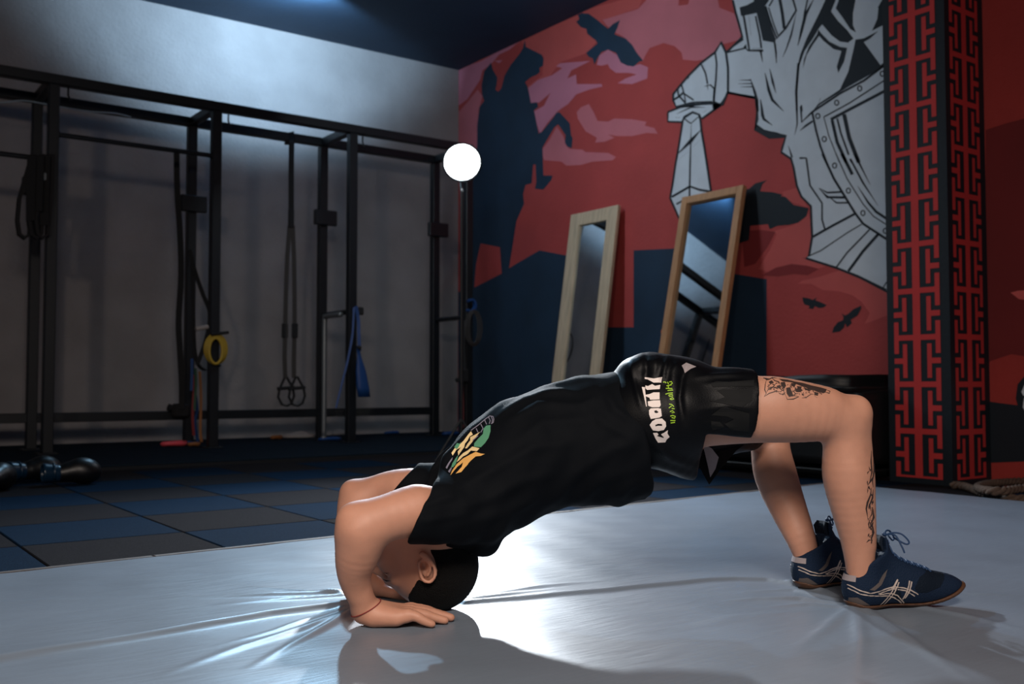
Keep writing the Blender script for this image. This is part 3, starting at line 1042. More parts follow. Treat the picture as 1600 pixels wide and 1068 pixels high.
yA = YR - 0.075
hang('gym_strap', 'strap', 'long dark strap hanging down the second rear post, ending in a fist-size knot', 'strap', [(276, 237), (277, 300), (281, 360), (283, 430), (279, 500), (281, 545), (284, 600), (284, 640)], yA - 0.05, 0.05, side=SD)
hang('gym_strap', 'strap', 'dark strap slanting from the second rear post to the second front post', 'strap', [(296, 390), (305, 425), (318, 462), (328, 490), (322, 530), (308, 570)], (YF + YR) / 2, 0.035, side=SD)
hang('gym_strap', 'strap', 'dark strap hanging in a low curve left of the yellow rope', 'strap', [(300, 400), (302, 480), (304, 540), (310, 570), (325, 578), (344, 570)], (YF + YR) / 2 + 0.09, 0.03, side=SD)
for yb_, (m, label, pp) in zip((8.10, 8.16, 8.22, 8.28, 8.34), (
        ('band_blue', 'blue exercise band hanging between the second pair of posts, highest of the coloured ones', [(300, 560), (300, 580), (299, 610)]),
        ('band_green', 'green exercise band hanging between the second pair of posts', [(305, 575), (306, 600), (304, 640)]),
        ('band_red', 'red exercise band hanging between the second pair of posts', [(302, 585), (303, 610), (301, 650), (303, 680)]),
        ('band_orange', 'orange exercise band hanging beside the second front post', [(312, 580), (314, 620), (313, 670), (315, 690)]),
        ('band_blue', 'blue twisted exercise band hanging low between the second pair of posts', [(306, 618), (308, 640), (305, 660), (309, 690)]))):
    hang('exercise_band', m, label, 'band', pp, yb_, 0.022, 'coloured bands by the second posts', side=SD)
# black clip-on weight on the lower rear post
kn = thing('safety_block', (RX[3], YR - 0.07, 0.2), 'dark block clamped low on the second rear post', 'block')
b = MB()
q = onY(285, 641, YR - 0.08)
b.box((q.x - 0.09, q.y - 0.03, q.z - 0.06), (q.x + 0.06, q.y + 0.03, q.z + 0.06), 0.02)
b.tube([(q.x - 0.09, q.y, q.z + 0.02), (q.x - 0.12, q.y, q.z + 0.03)], 0.03, 10)
under(b.build('block_body', 'strap'), kn)

# yellow coiled rope on the second front post
yr = thing('jump_rope', (RX[3], YF - 0.08, 0.8), 'yellow coiled jump rope hung on the second front post', 'jump rope')
for k in range(4):
    b = MB()
    q = [onY(337 + (17 - k * 2.2) * math.sin(t), 545 - (23 - k) * math.cos(t) + k, YF - 0.06 - 0.012 * k) for t in np.linspace(0, 2 * math.pi, 25)[:-1]]
    b.tube(q, 0.012, 6, closed=True)
    under(b.build('rope_coil', 'band_yellow', smooth=True), yr)
b = MB()
b.tube([onY(330, 522, YF - 0.1), onY(357, 519, YF - 0.1)], 0.012, 8)
under(b.build('rope_handle', 'strap'), yr)
b = MB()
b.tube([onY(306, 514, YF - 0.1), onY(325, 510, YF - 0.1)], 0.018, 8)
under(b.build('rope_handle', 'pale_cloth'), yr)

# blue bands and the blue bag by the third front post
hang('exercise_band', 'band_blue', 'blue band slanting down left of the third front post', 'band', [(553, 480), (551, 520), (544, 560), (534, 600), (525, 637)], YF - 0.13, 0.018, side=SD)
hang('exercise_band', 'band_blue', 'short blue band loop hanging right of the third front post', 'band', [(556, 478), (560, 500), (561, 530), (562, 548)], YF - 0.07, 0.03, side=SD)
bg = thing('drawstring_bag', onY(565, 624, YF - 0.06), 'dark blue drawstring bag hanging right of the third front post', 'bag')
b = MB()
prof = [(561, 540, 0.012), (563, 556, 0.02), (566, 580, 0.05), (569, 605, 0.062), (571, 620, 0.06)]
rings = []
for x, y, r in prof:
    q = onY(x - 2, y, YF - 0.10)
    rings.append([(q.x + r * math.cos(t), q.y + 0.45 * r * math.sin(t), q.z) for t in np.linspace(0, 2 * math.pi, 13)[:-1]])
v = [q for r_ in rings for q in r_]
f = [(i * 12 + k, i * 12 + (k + 1) % 12, i * 12 + 12 + (k + 1) % 12, i * 12 + 12 + k) for i in range(len(rings) - 1) for k in range(12)]
f += [tuple(range(12)), tuple(len(v) - 12 + k for k in range(12))][:2]
under(obj('bag_body', v, f, 'band_blue', smooth=True), bg)
b = MB()
q = onY(561, 543, YF - 0.10)
b.lathe([(0.01, -0.02), (0.022, -0.005), (0.022, 0.008), (0.008, 0.02)], q, (0, 0, 1), 10)
under(b.build('knot', 'strap', smooth=True), bg)
# black collar on the third front post, rope and block on the fourth
b = MB()
q = onY(561, 486, YF - 0.03)
b.box((q.x - 0.035, YF - 0.07, q.z - 0.035), (q.x + 0.03, YF - RW - 0.002, q.z + 0.035), 0.01)
tag(b.build('clamp', 'strap', origin=(q.x, YF - 0.05, q.z - 0.035)), 'small black clamp at chest height on the third front post', 'clamp')
hang('exercise_band', 'band_blue', 'blue band knotted at chest height on the last front post', 'band', [(731, 470), (738, 468), (742, 476), (738, 486), (730, 484)], YF - 0.09, 0.04, side=(0, 1, 0), thick=0.02)
cr = thing('jump_rope', onY(738, 540, YF - 0.1), 'pale coiled rope hanging below the blue knot on the last front post', 'jump rope')
for k in range(3):
    b = MB()
    q = [onY(740 + (13 - k * 3) * math.sin(t), 512 - (28 - k * 2) * math.cos(t), YF - 0.18 - 0.012 * k) for t in np.linspace(0, 2 * math.pi, 25)[:-1]]
    b.tube(q, 0.006, 6, closed=True)
    under(b.build('rope_coil', 'strap_grey', smooth=True), cr)
ab = thing('ankle_strap', onY(724, 600, YF - 0.1), 'black padded strap hanging low on the last front post', 'strap')
b = MB()
q0, q1 = onY(716, 598, YF - 0.1), onY(732, 575, YF - 0.1)
b.box((q0.x, YF - 0.13, q0.z), (q1.x, YF - 0.08, q1.z), 0.02)
b.tube([onY(716, 595, YF - 0.1), onY(713, 592, YF - 0.1)], 0.02, 8)
under(b.build('pad', 'strap'), ab)
b = MB()
ribbon(b, [onY(724, 500, YF - 0.1), onY(723, 540, YF - 0.1), onY(725, 576, YF - 0.1)], 0.04, 0.006, SD)
under(b.build('strap', 'strap'), ab)
hang('exercise_band', 'band_red', 'thin red band hanging at the foot of the last front post', 'band', [(722, 598), (723, 630), (723, 668)], YF - 0.11, 0.02, side=SD)


# small things on the floor under the rig
def floor_loop(px, py, r, m, label, ry=None, tube=0.018, rot=0.3, group=None):
    c = G(px, py, 0.0)
    ry = ry or r * 0.5
    b = MB()
    b.tube([(c.x + r * math.cos(t) * math.cos(rot) - ry * math.sin(t) * math.sin(rot) + 0.01 * math.sin(3 * t), c.y + r * math.cos(t) * math.sin(rot) + ry * math.sin(t) * math.cos(rot), tube * 0.75 + 0.004 * math.sin(2 * t) + 0.002) for t in np.linspace(0, 2 * math.pi, 21)[:-1]], tube, 7, closed=True, flat=0.7)
    return tag(b.build('exercise_band', m, smooth=True, origin=(c.x, c.y, 0)), label, 'band', group)


floor_loop(272, 697, 0.10, 'band_pink', 'bright pink band lying on the floor at the second rear post', tube=0.028)
floor_loop(292, 695, 0.06, 'band_blue', 'small blue band on the floor behind the pink one')
floor_loop(303, 697, 0.04, 'band_orange', 'small orange band on the floor right of the pink one', tube=0.02)
floor_loop(515, 688, 0.12, 'band_blue', 'blue band lying on the floor left of the third front post')
floor_loop(612, 678, 0.09, 'band_blue', 'blue band on the floor between the third and fourth posts')
floor_loop(704, 680, 0.10, 'band_blue', 'blue band on the floor by the last rear post', tube=0.024)
floor_loop(432, 686, 0.05, 'band_orange', 'small orange band on the floor below the foot loops', tube=0.022)
for px, py, s, label in ((470, 683, 0.16, 'crumpled pale cloth on the floor left of the pipe stand'), (530, 679, 0.10, 'small crumpled pale cloth on the floor behind the third front post')):
    c = G(px, py, 0.0)
    n = 18
    v, f = [], []
    rr = random.Random(px)
    for j in range(7):
        for k in range(n):
            t = 2 * math.pi * k / n
            r = s * (1 - j / 6.2) * (1 + 0.22 * math.sin(3 * t + px) + 0.12 * rr.uniform(-1, 1))
            v.append((c.x + r * math.cos(t), c.y + 0.5 * r * math.sin(t), 0.003 + 0.05 * (j / 6) ** 0.6 + 0.012 * rr.uniform(0, 1) * (j > 0)))
    for j in range(6):
        for k in range(n):
            f.append((j * n + k, j * n + (k + 1) % n, j * n + n + (k + 1) % n, j * n + n + k))
    f += [tuple(range(n - 1, -1, -1)), tuple(6 * n + k for k in range(n))]
    tag(obj('towel', v, f, 'pale_cloth', smooth=True, origin=(c.x, c.y, 0)), label, 'cloth')

# ------------------------------------------------------------------ leaning mirrors


def mirror(name, y0, y1, xtop, ztop, xbase, zbase, bw, tw, depth, wood, label):
    h = math.hypot(xtop - xbase, ztop - zbase)
    wd = y1 - y0
    ang = math.atan2(xtop - xbase, ztop - zbase)
    root = thing(name, (xbase, (y0 + y1) / 2, zbase), label, 'mirror')
    root.rotation_euler = (0, ang, 0)

    def bx(nm, lo, hi, m, bev=0.003):
        b = MB()
        b.box(lo, hi, bev)
        return b.build(nm, m, root)
    bx('frame_board', (-depth, -wd / 2, 0), (0, -wd / 2 + bw, h), wood)
    bx('frame_board', (-depth, wd / 2 - bw, 0), (0, wd / 2, h), wood)
    bx('frame_board', (-depth, -wd / 2 + bw + 0.001, h - tw), (0, wd / 2 - bw - 0.001, h - 0.001), wood)
    bx('frame_board', (-depth, -wd / 2 + bw + 0.001, 0.001), (0, wd / 2 - bw - 0.001, tw), wood)
    bx('glass', (-0.012, -wd / 2 + bw * 0.8, tw * 0.8), (-0.006, wd / 2 - bw * 0.8, h - tw * 0.8), 'mirror', 0)
    bx('back_board', (-0.005, -wd / 2 + 0.01, 0.01), (-0.001, wd / 2 - 0.01, h - 0.01), 'backing', 0)
    return root


def mirror_px(name, tl, tr_, bl, *rest):
    a = onX(tl[0], tl[1], XM - 0.05)
    b = onX(tr_[0], tr_[1], XM - 0.05)
    c = onY(bl[0], bl[1], a.y)
    k = (a.x - c.x) / (a.z - c.z)
    z = (a.z + b.z) / 2
    xb = a.x - k * (z - FZ)
    return mirror(name, b.y, a.y, XM - 0.055, z, xb, (0.0 if a.y > PLY + 0.2 else FZ) + 0.004, *rest)


mirror_px('leaning_mirror', (897, 336), (971, 322), (868, 588), 0.135, 0.12, 0.035, 'pine', 'tall mirror in a wide pale pine frame leaning on the mural, under the crow')
mirror_px('leaning_mirror', (1072, 310), (1168, 292), (1035, 552), 0.062, 0.062, 0.045, 'oak', 'tall mirror in a slim honey-brown wood frame leaning on the mural, below the sword')

# ------------------------------------------------------------------ rope heap right of the pillar
hp = [(1488, 758), (1505, 760), (1520, 765), (1535, 771), (1560, 777), (1590, 780), (1640, 779), (1680, 772), (1670, 764), (1630, 762), (1595, 764), (1565, 768), (1540, 767), (1527, 762), (1540, 757), (1565, 754), (1600, 752), (1650, 753), (1700, 756)]
zz = [0.02, 0.02, 0.02, 0.02, 0.02, 0.02, 0.02, 0.02, 0.03, 0.05, 0.055, 0.055, 0.05, 0.035, 0.03, 0.025, 0.02, 0.02, 0.02]
ctr = smooth_path([(lambda g: (g.x, g.y, FZ + z_ + 0.003))(G(x, y, FZ + z_)) for (x, y), z_ in zip(hp, zz)], 14)
c0 = G(1560, 768, FZ)
rp = thing('battle_rope', (c0.x, c0.y, FZ), 'thick brown hemp rope heaped on the floor right of the pillar', 'rope')
for s in range(3):
    b = MB()
    pth, acc = [], 0
    for i, q in enumerate(ctr):
        t = (ctr[min(i + 1, len(ctr) - 1)] - ctr[max(i - 1, 0)]).normalized()
        if i:
            acc += (q - ctr[i - 1]).length
        a = t.cross(Vector((0, 0, 1))).normalized()
        u = a.cross(t)
        ph = acc * 55 + s * 2 * math.pi / 3
        pth.append(q + (a * math.cos(ph) + u * math.sin(ph)) * 0.010)
    b.tube(pth, 0.0115, 7)
    under(b.build('rope_strand', 'rope', smooth=True), rp)

# ------------------------------------------------------------------ black padded block behind the man's legs
cp = thing('crash_pad', (4.98, 4.15, FZ), 'large black padded block on the floor between pillar and mirror, behind the legs', 'crash pad')
bm = bmesh.new()
bmesh.ops.create_cube(bm, size=1)
for v_ in bm.verts:
    v_.co = Vector((v_.co.x * 0.56, v_.co.y * 1.68, 0.295 + v_.co.z * 0.58))
bmesh.ops.bevel(bm, geom=bm.edges[:], offset=0.09, segments=5, affect='EDGES')
bmesh.ops.subdivide_edges(bm, edges=[e for e in bm.edges if e.calc_length() > 0.15], cuts=8, use_grid_fill=True)
for v_ in bm.verts:
    k = math.sin(v_.co.y * 9) * math.sin(v_.co.z * 11 + v_.co.y * 3)
    v_.co.x += 0.012 * k
    v_.co.z += 0.012 * math.sin(v_.co.y * 7 + v_.co.x * 5) * (v_.co.z > 0.3)
bm.verts.index_update()
obj('cushion', [v_.co[:] for v_ in bm.verts], [[q.index for q in f_.verts] for f_ in bm.faces], 'vinyl_black', cp, True)
bm.free()
for z in (0.06, 0.52):
    b = MB()
    hx, hy, r = 0.283, 0.843, 0.09
    pth = []
    for cx_, cy_, a0_ in ((hx - r, hy - r, 0), (-hx + r, hy - r, 90), (-hx + r, -hy + r, 180), (hx - r, -hy + r, 270)):
        for k in range(6):
            t = math.radians(a0_ + k * 18)
            pth.append((cx_ + r * math.cos(t), cy_ + r * math.sin(t), z))
    b.tube(pth, 0.008, 6, closed=True)
    b.build('piping', 'vinyl_black', cp, True)

# ------------------------------------------------------------------ lamps
# studio lamp on a stand, shining toward the mat
lp = to_world(C(722, 253, 7.0))
sl = thing('studio_lamp', (lp.x, lp.y, FZ), 'bright round studio lamp on a thin black stand in front of the corner', 'lamp')
b = MB()
H_ = lp.z - FZ
b.tube([(0, 0, 0.12), (0, 0, H_ - 0.21)], 0.012, 10)
b.build('pole', 'steel_black', sl)
for k in range(3):
    b = MB()
    t = YAW * -1 + math.radians(90 + 120 * k)
    b.tube([(0, 0, 0.30), (0.20 * math.cos(t), 0.20 * math.sin(t), 0.012)], 0.009, 8)
    b.build('leg', 'steel_black', sl)
aim = (to_world(C(900, 880, 2.2)) - lp).normalized()
b = MB()
b.lathe([(0.06, -0.22), (0.07, -0.20), (0.07, -0.08), (0.10, -0.06), (0.135, 0.02), (0.14, 0.025), (0.13, 0.022), (0.09, -0.05), (0.06, -0.055)], (0, 0, H_), aim, 28)
b.tube([(0, 0, H_ - 0.215), Vector((0, 0, H_ - 0.2)) - aim * 0.12, Vector((0, 0, H_)) - aim * 0.14], 0.012, 8)
b.build('lamp_head', 'steel_black', sl, True)
M['lamp_face'] = mat('lit_lamp_face', (255, 255, 255), 0.5, emit=(0.86, 0.94, 1.0), estr=60)
b = MB()
b.lathe([(0.0, -0.004), (0.124, -0.002), (0.124, 0.002), (0.0, 0.006)], Vector((0, 0, H_)) + aim * 0.012, aim, 28)
b.build('diffuser', 'lamp_face', sl)
ld = bpy.data.lights.new('studio_lamp_light', 'SPOT')
ld.energy = 950
ld.color = (0.86, 0.93, 1.0)
ld.spot_size = math.radians(94)
ld.spot_blend = 1.0
ld.shadow_soft_size = 0.07
lo_ = bpy.data.objects.new('studio_lamp_light', ld)
COL.objects.link(lo_)
lo_.location = lp + aim * 0.09
lo_.rotation_euler = aim.to_track_quat('-Z', 'Y').to_euler()

# floodlight under the ceiling near the back wall
fl = to_world(C(492, -14, 8.4))
fl.z = ZC - 0.05
fd = thing('ceiling_floodlight', fl, 'small floodlight under the dark ceiling, washing the grey wall', 'floodlight')
b = MB()
b.box((-0.16, -0.05, -0.035), (0.16, 0.05, 0.032), 0.01)
b.build('housing', 'steel_black', fd)
b = MB()
b.tube([(-0.17, 0, -0.01), (-0.17, 0, 0.04), (0.17, 0, 0.04), (0.17, 0, -0.01)], 0.008, 6)
b.build('bracket', 'steel_black', fd)
M['flood_face'] = mat('lit_flood_face', (255, 255, 255), 0.5, emit=(0.55, 0.80, 1.0), estr=12)
b = MB()
b.box((-0.14, 0.052, -0.03), (0.14, 0.062, 0.028), 0.006)
b.build('glass_panel', 'flood_face', fd)
b = MB()
b.box((-0.14, -0.062, -0.03), (0.14, -0.052, 0.028), 0.006)
b.build('glass_panel', 'flood_face', fd)
ld = bpy.data.lights.new('floodlight_glow', 'SPOT')
ld.spot_size = math.radians(134)
ld.spot_blend = 0.35
ld.energy = 215
ld.color = (0.50, 0.76, 1.0)
ld.shadow_soft_size = 0.06
lo_ = bpy.data.objects.new('floodlight_glow', ld)
COL.objects.link(lo_)
lo_.location = (fl.x, fl.y + 0.12, fl.z - 0.03)
lo_.rotation_euler = Vector((0, 1, 0.34)).to_track_quat('-Z', 'Y').to_euler()

ld = bpy.data.lights.new('floodlight_beam', 'SPOT')
ld.energy = 520
ld.color = (0.42, 0.72, 1.0)
ld.spot_size = math.radians(70)
ld.spot_blend = 0.7
ld.shadow_soft_size = 0.08
lo_ = bpy.data.objects.new('floodlight_beam', ld)
COL.objects.link(lo_)
lo_.location = (fl.x, fl.y - 0.12, fl.z - 0.04)
lo_.rotation_euler = (Vector((0.9, 1.6, 0)) - lo_.location).to_track_quat('-Z', 'Y').to_euler()

# ------------------------------------------------------------------ rounded solids: distance field -> smooth closed mesh


class Field:
    def __init__(self, lo, hi, h):
        self.lo = np.array(lo, float)
        self.h = h
        self.n = np.ceil((np.array(hi) - self.lo) / h).astype(int) + 1
        self.d = np.full(self.n, 1.0, np.float32)

    def block(self, lo, hi):
        a = np.clip(np.floor((np.array(lo) - self.lo) / self.h).astype(int), 0, self.n - 1)
        b = np.clip(np.ceil((np.array(hi) - self.lo) / self.h).astype(int) + 1, 1, self.n)
        g = [(self.lo[i] + self.h * np.arange(a[i], b[i])).astype(np.float32) for i in range(3)]
        sl = tuple(slice(a[i], b[i]) for i in range(3))
        return sl, g[0][:, None, None], g[1][None, :, None], g[2][None, None, :]

    def join(self, sl, b, k):
        a = self.d[sl]
        if a.size == 0:
            return
        h = np.clip(0.5 + 0.5 * (b - a) / k, 0, 1)
        self.d[sl] = b + (a - b) * h - k * h * (1 - h)

    def cut(self, sl, b, k):
        a = self.d[sl]
        b = -b
        h = np.clip(0.5 - 0.5 * (b - a) / k, 0, 1)
        self.d[sl] = b + (a - b) * h + k * h * (1 - h)

    def cone(self, p, q, ra, rb, k=0.02, sd=1.0, sub=False):
        p, q = np.array(p, float), np.array(q, float)
        r = max(ra, rb)
        m = np.array([r, r * max(1, sd), r]) + k + 3 * self.h
        sl, x, y, z = self.block(np.minimum(p, q) - m, np.maximum(p, q) + m)
        ys = y / sd
        p_, q_ = p.copy(), q.copy()
        p_[1] /= sd
        q_[1] /= sd
        v = q_ - p_
        L = float(v @ v) or 1e-9
        t = np.clip(((x - p_[0]) * v[0] + (ys - p_[1]) * v[1] + (z - p_[2]) * v[2]) / L, 0, 1)
        d = np.sqrt((x - p_[0] - t * v[0]) ** 2 + (ys - p_[1] - t * v[1]) ** 2 + (z - p_[2] - t * v[2]) ** 2) - (ra + (rb - ra) * t)
        (self.cut if sub else self.join)(sl, d, k)

    def chain(self, pts, k=0.02, sd=1.0, sub=4):
        """one tapering limb through the given (point, radius) stations"""
        Q = np.array([[*p, r] for p, r in pts], float)
        S_ = []
        for i in range(len(Q) - 1):
            q0, q1, q2, q3 = Q[max(i - 1, 0)], Q[i], Q[i + 1], Q[min(i + 2, len(Q) - 1)]
            for j in range(sub):
                t = j / sub
                S_.append(0.5 * (2 * q1 + (q2 - q0) * t + (2 * q0 - 5 * q1 + 4 * q2 - q3) * t * t + (3 * q1 - q0 - 3 * q2 + q3) * t ** 3))
        S_.append(Q[-1])
        S_ = np.array(S_)
        r = S_[:, 3].max()
        m = np.array([r, r * max(1, sd), r]) + k + 3 * self.h
        sl, x, y, z = self.block(S_[:, :3].min(0) - m, S_[:, :3].max(0) + m)
        best = np.full((x.size, y.size, z.size), 1.0, np.float32)
        for a, b in zip(S_[:-1], S_[1:]):
            mm = np.array([r, r * max(1, sd), r]) + k + 3 * self.h
            s2, x2, y2, z2 = self.block(np.minimum(a, b)[:3] - mm, np.maximum(a, b)[:3] + mm)
            loc = tuple(slice(s2[i].start - sl[i].start, s2[i].stop - sl[i].start) for i in range(3))
            v = (b - a)[:3].copy()
            v[1] /= sd
            L = float(v @ v) or 1e-9
            dx, dy, dz = x2 - a[0], y2 / sd - a[1] / sd, z2 - a[2]
            t = np.clip((dx * v[0] + dy * v[1] + dz * v[2]) / L, 0, 1)
            d = np.sqrt((dx - t * v[0]) ** 2 + (dy - t * v[1]) ** 2 + (dz - t * v[2]) ** 2) - (a[3] + (b[3] - a[3]) * t)
            best[loc] = np.minimum(best[loc], d)
        self.join(sl, best, k)

    def ell(self, c, r, ax=None, k=0.02, sub=False):
        c, r = np.array(c, float), np.array(r, float)
        ax = np.eye(3) if ax is None else np.array(ax)
        m = r.max() + k + 3 * self.h
        sl, x, y, z = self.block(c - m, c + m)
        X_, Y_, Z_ = x - c[0], y - c[1], z - c[2]
        q = [(ax[i][0] * X_ + ax[i][1] * Y_ + ax[i][2] * Z_) / r[i] for i in range(3)]
        k0 = np.sqrt(q[0] ** 2 + q[1] ** 2 + q[2] ** 2)
        k1 = np.sqrt((q[0] / r[0]) ** 2 + (q[1] / r[1]) ** 2 + (q[2] / r[2]) ** 2) + 1e-6
        d = k0 * (k0 - 1) / k1
        (self.cut if sub else self.join)(sl, d, k)

    def grid(self):
        g = [(self.lo[i] + self.h * np.arange(self.n[i])).astype(np.float32) for i in range(3)]
        return g[0][:, None, None], g[1][None, :, None], g[2][None, None, :]

    def keep(self, f, k=0.004):
        """intersect with the half space f(x,y,z) < 0"""
        b = f(*self.grid())
        a = self.d
        h = np.clip(0.5 - 0.5 * (b - a) / k, 0, 1)
        self.d = (b + (a - b) * h + k * h * (1 - h)).astype(np.float32)

    def mesh(self, smooth=2):
        d, h, lo = self.d, self.h, self.lo
        d[[0, -1]] = 1
        d[:, [0, -1]] = 1
        d[:, :, [0, -1]] = 1
        s = d < 0
        n = np.array(s.shape) - 1
        cnt = np.zeros(n, np.int8)
        cs = [(i, j, k) for i in (0, 1) for j in (0, 1) for k in (0, 1)]
        for i, j, k in cs:
            cnt += s[i:n[0] + i, j:n[1] + j, k:n[2] + k]
        act = (cnt > 0) & (cnt < 8)
        idx = np.full(n, -1, np.int64)
        A = np.argwhere(act)
        idx[act] = np.arange(len(A))
        vals = {c: d[A[:, 0] + c[0], A[:, 1] + c[1], A[:, 2] + c[2]] for c in cs}
        acc = np.zeros((len(A), 3))
        num = np.zeros(len(A))
        for c in cs:
            for ax in range(3):
                if c[ax] == 0:
                    e = list(c)
                    e[ax] = 1
                    v0, v1 = vals[c], vals[tuple(e)]
                    m = (v0 < 0) != (v1 < 0)
                    t = np.where(m, v0 / np.where(m, v0 - v1, 1), 0)
                    pos = np.array(c, float)[None, :].repeat(len(A), 0)
                    pos[:, ax] += t
                    acc += pos * m[:, None]
                    num += m
        V = lo + h * (A + acc / num[:, None])
        F = []
        for ax in range(3):
            u, w_ = (ax + 1) % 3, (ax + 2) % 3
            sl0 = [slice(None)] * 3
            sl1 = [slice(None)] * 3
            sl0[ax] = slice(0, -1)
            sl1[ax] = slice(1, None)
            e = s[tuple(sl0)] != s[tuple(sl1)]
            E = np.argwhere(e)
            ok = (E[:, u] > 0) & (E[:, w_] > 0) & (E[:, u] < n[u]) & (E[:, w_] < n[w_])
            E = E[ok]

            def cell(du, dw):
                Q = E.copy()
                Q[:, u] += du
                Q[:, w_] += dw
                return idx[Q[:, 0], Q[:, 1], Q[:, 2]]
            q = np.stack([cell(-1, -1), cell(0, -1), cell(0, 0), cell(-1, 0)], -1)
            inside = s[E[:, 0], E[:, 1], E[:, 2]]
            F.append(np.where(inside[:, None], q, q[:, ::-1]))
        F = np.concatenate(F)
        ed = np.concatenate([F[:, [0, 1]], F[:, [1, 2]], F[:, [2, 3]], F[:, [3, 0]]])
        ed = np.concatenate([ed, ed[:, ::-1]])
        deg = np.bincount(ed[:, 0], minlength=len(V))
        for _ in range(smooth):
            for lam in (0.5, -0.4):
                nb_ = np.stack([np.bincount(ed[:, 0], V[ed[:, 1], i], len(V)) for i in range(3)], -1) / np.maximum(deg, 1)[:, None]
                V = V + lam * (nb_ - V)
        return V, F


def normals(V, F):
    n = np.cross(V[F[:, 2]] - V[F[:, 0]], V[F[:, 3]] - V[F[:, 1]])
    N = np.stack([sum(np.bincount(F[:, k], n[:, i], len(V)) for k in range(4)) for i in range(3)], -1)
    return N / np.maximum(np.linalg.norm(N, axis=1), 1e-9)[:, None]


def sstep(a, b, x):
    t = np.clip((x - a) / (b - a), 0, 1)
    return t * t * (3 - 2 * t)


# ------------------------------------------------------------------ the person (yaw frame: right, depth, up)
BASE = np.array((0.25, 2.33, 0.0))
person = thing('person', to_world(BASE), 'man in black shirt and shorts bridging on head, hands and feet', 'person', rotz=-YAW)


def pobj(name, V, F, m, parent=None, midx=None):
    o = obj(name, V - BASE, F, m, person if parent is None else parent, True, midx)
    return o


B = Field((-0.47, 1.90, -0.012), (0.86, 2.80, 0.60), 0.0034)
# right (near) arm
B.chain([(C(574, 953, 2.125), 0.025), (C(563, 930, 2.11), 0.028), (C(556, 910, 2.10), 0.032), (C(554, 887, 2.085), 0.038), (C(560, 858, 2.07), 0.0475), (C(565, 828, 2.06), 0.046)], 0.022)
B.chain([(C(566, 826, 2.06), 0.044), (C(600, 812, 2.07), 0.043), (C(650, 800, 2.11), 0.051), (C(705, 800, 2.16), 0.054)], 0.035)
B.cone(C(548, 806, 2.05), C(556, 822, 2.05), 0.020, 0.03, 0.03)
B.cone(C(578, 812, 2.06), C(650, 792, 2.10), 0.032, 0.041, 0.03)
# left (far) arm
B.chain([(C(578, 905, 2.44), 0.027), (C(566, 880, 2.45), 0.034), (C(556, 845, 2.47), 0.045), (C(556, 810, 2.49), 0.047), (C(563, 783, 2.50), 0.045)], 0.03)
B.chain([(C(563, 783, 2.50), 0.043), (C(600, 766, 2.49), 0.044), (C(640, 763, 2.47), 0.050), (C(692, 772, 2.46), 0.060)], 0.035)
B.cone(C(548, 765, 2.50), C(556, 780, 2.50), 0.018, 0.028, 0.03)


# hands, palm down, fingers toward the shoulders
def hand(wx, wd, sgn):
    """wx, wd: wrist place; sgn = +1 when the thumb lies on the far side"""
    def q(dx, dd, z):
        return np.array((wx + dx, wd + sgn * dd, z))
    B.cone(q(-0.006, 0.0, 0.032), q(0.030, 0.002, 0.026), 0.026, 0.021, 0.02, 1.15)
    for dd in (-0.026, -0.006, 0.016, 0.036):
        B.cone(q(0.018, dd * 0.55, 0.026), q(0.088, dd, 0.024), 0.020, 0.0125, 0.014)
    B.cone(q(0.020, -0.020, 0.022), q(0.065, -0.028, 0.020), 0.019, 0.015, 0.014)
    tips = ((0.036, 0.108, 0.014, 0.140, 0.042, 0.0152, 0.166, 0.045, 0.0088),
            (0.016, 0.112, 0.013, 0.150, 0.024, 0.0150, 0.177, 0.028, 0.0088),
            (-0.006, 0.109, 0.013, 0.140, 0.000, 0.0150, 0.166, 0.004, 0.0086),
            (-0.027, 0.102, 0.012, 0.122, -0.028, 0.0135, 0.141, -0.027, 0.0078))
    for kd, kx, rz, mx, md, mz, tx, td, tr in tips:
        k = q(0.088, kd, 0.025)
        a = q(kx + 0.004, kd * 0.7 + md * 0.3, 0.0255)
        m = q(mx, md, 0.0165)
        t = q(tx, td, tr + 0.0005)
        B.chain([(k, 0.0118), (a, 0.0108), (m, 0.0098), (t, tr)], 0.006)
        B.ell(q(mx - 0.012, md, 0.0225), (0.008, 0.006, 0.005), None, 0.008)
        B.ell(k + np.array((0.002, 0, 0.006)), (0.010, 0.007, 0.007), None, 0.01)
    B.chain([(q(0.022, 0.024, 0.022), 0.017), (q(0.052, 0.052, 0.019), 0.0135), (q(0.080, 0.066, 0.015), 0.0112), (q(0.106, 0.074, 0.0105), 0.0090)], 0.010)


hand(C(572, 952, 2.125)[0], 2.135, 1)
hand(C(580, 905, 2.44)[0], 2.43, -1)

# head: crown on the mat, face to the left
HC = C(673, 881, 2.285)
HU = np.array((0.50, 0.0, -0.866))
HF = np.array((-0.866, 0.0, -0.50))
HL = np.array((0.0, -1.0, 0.0))       # toward the camera


def hp_(f, l, u):
    return HC + HF * f + HL * l + HU * u


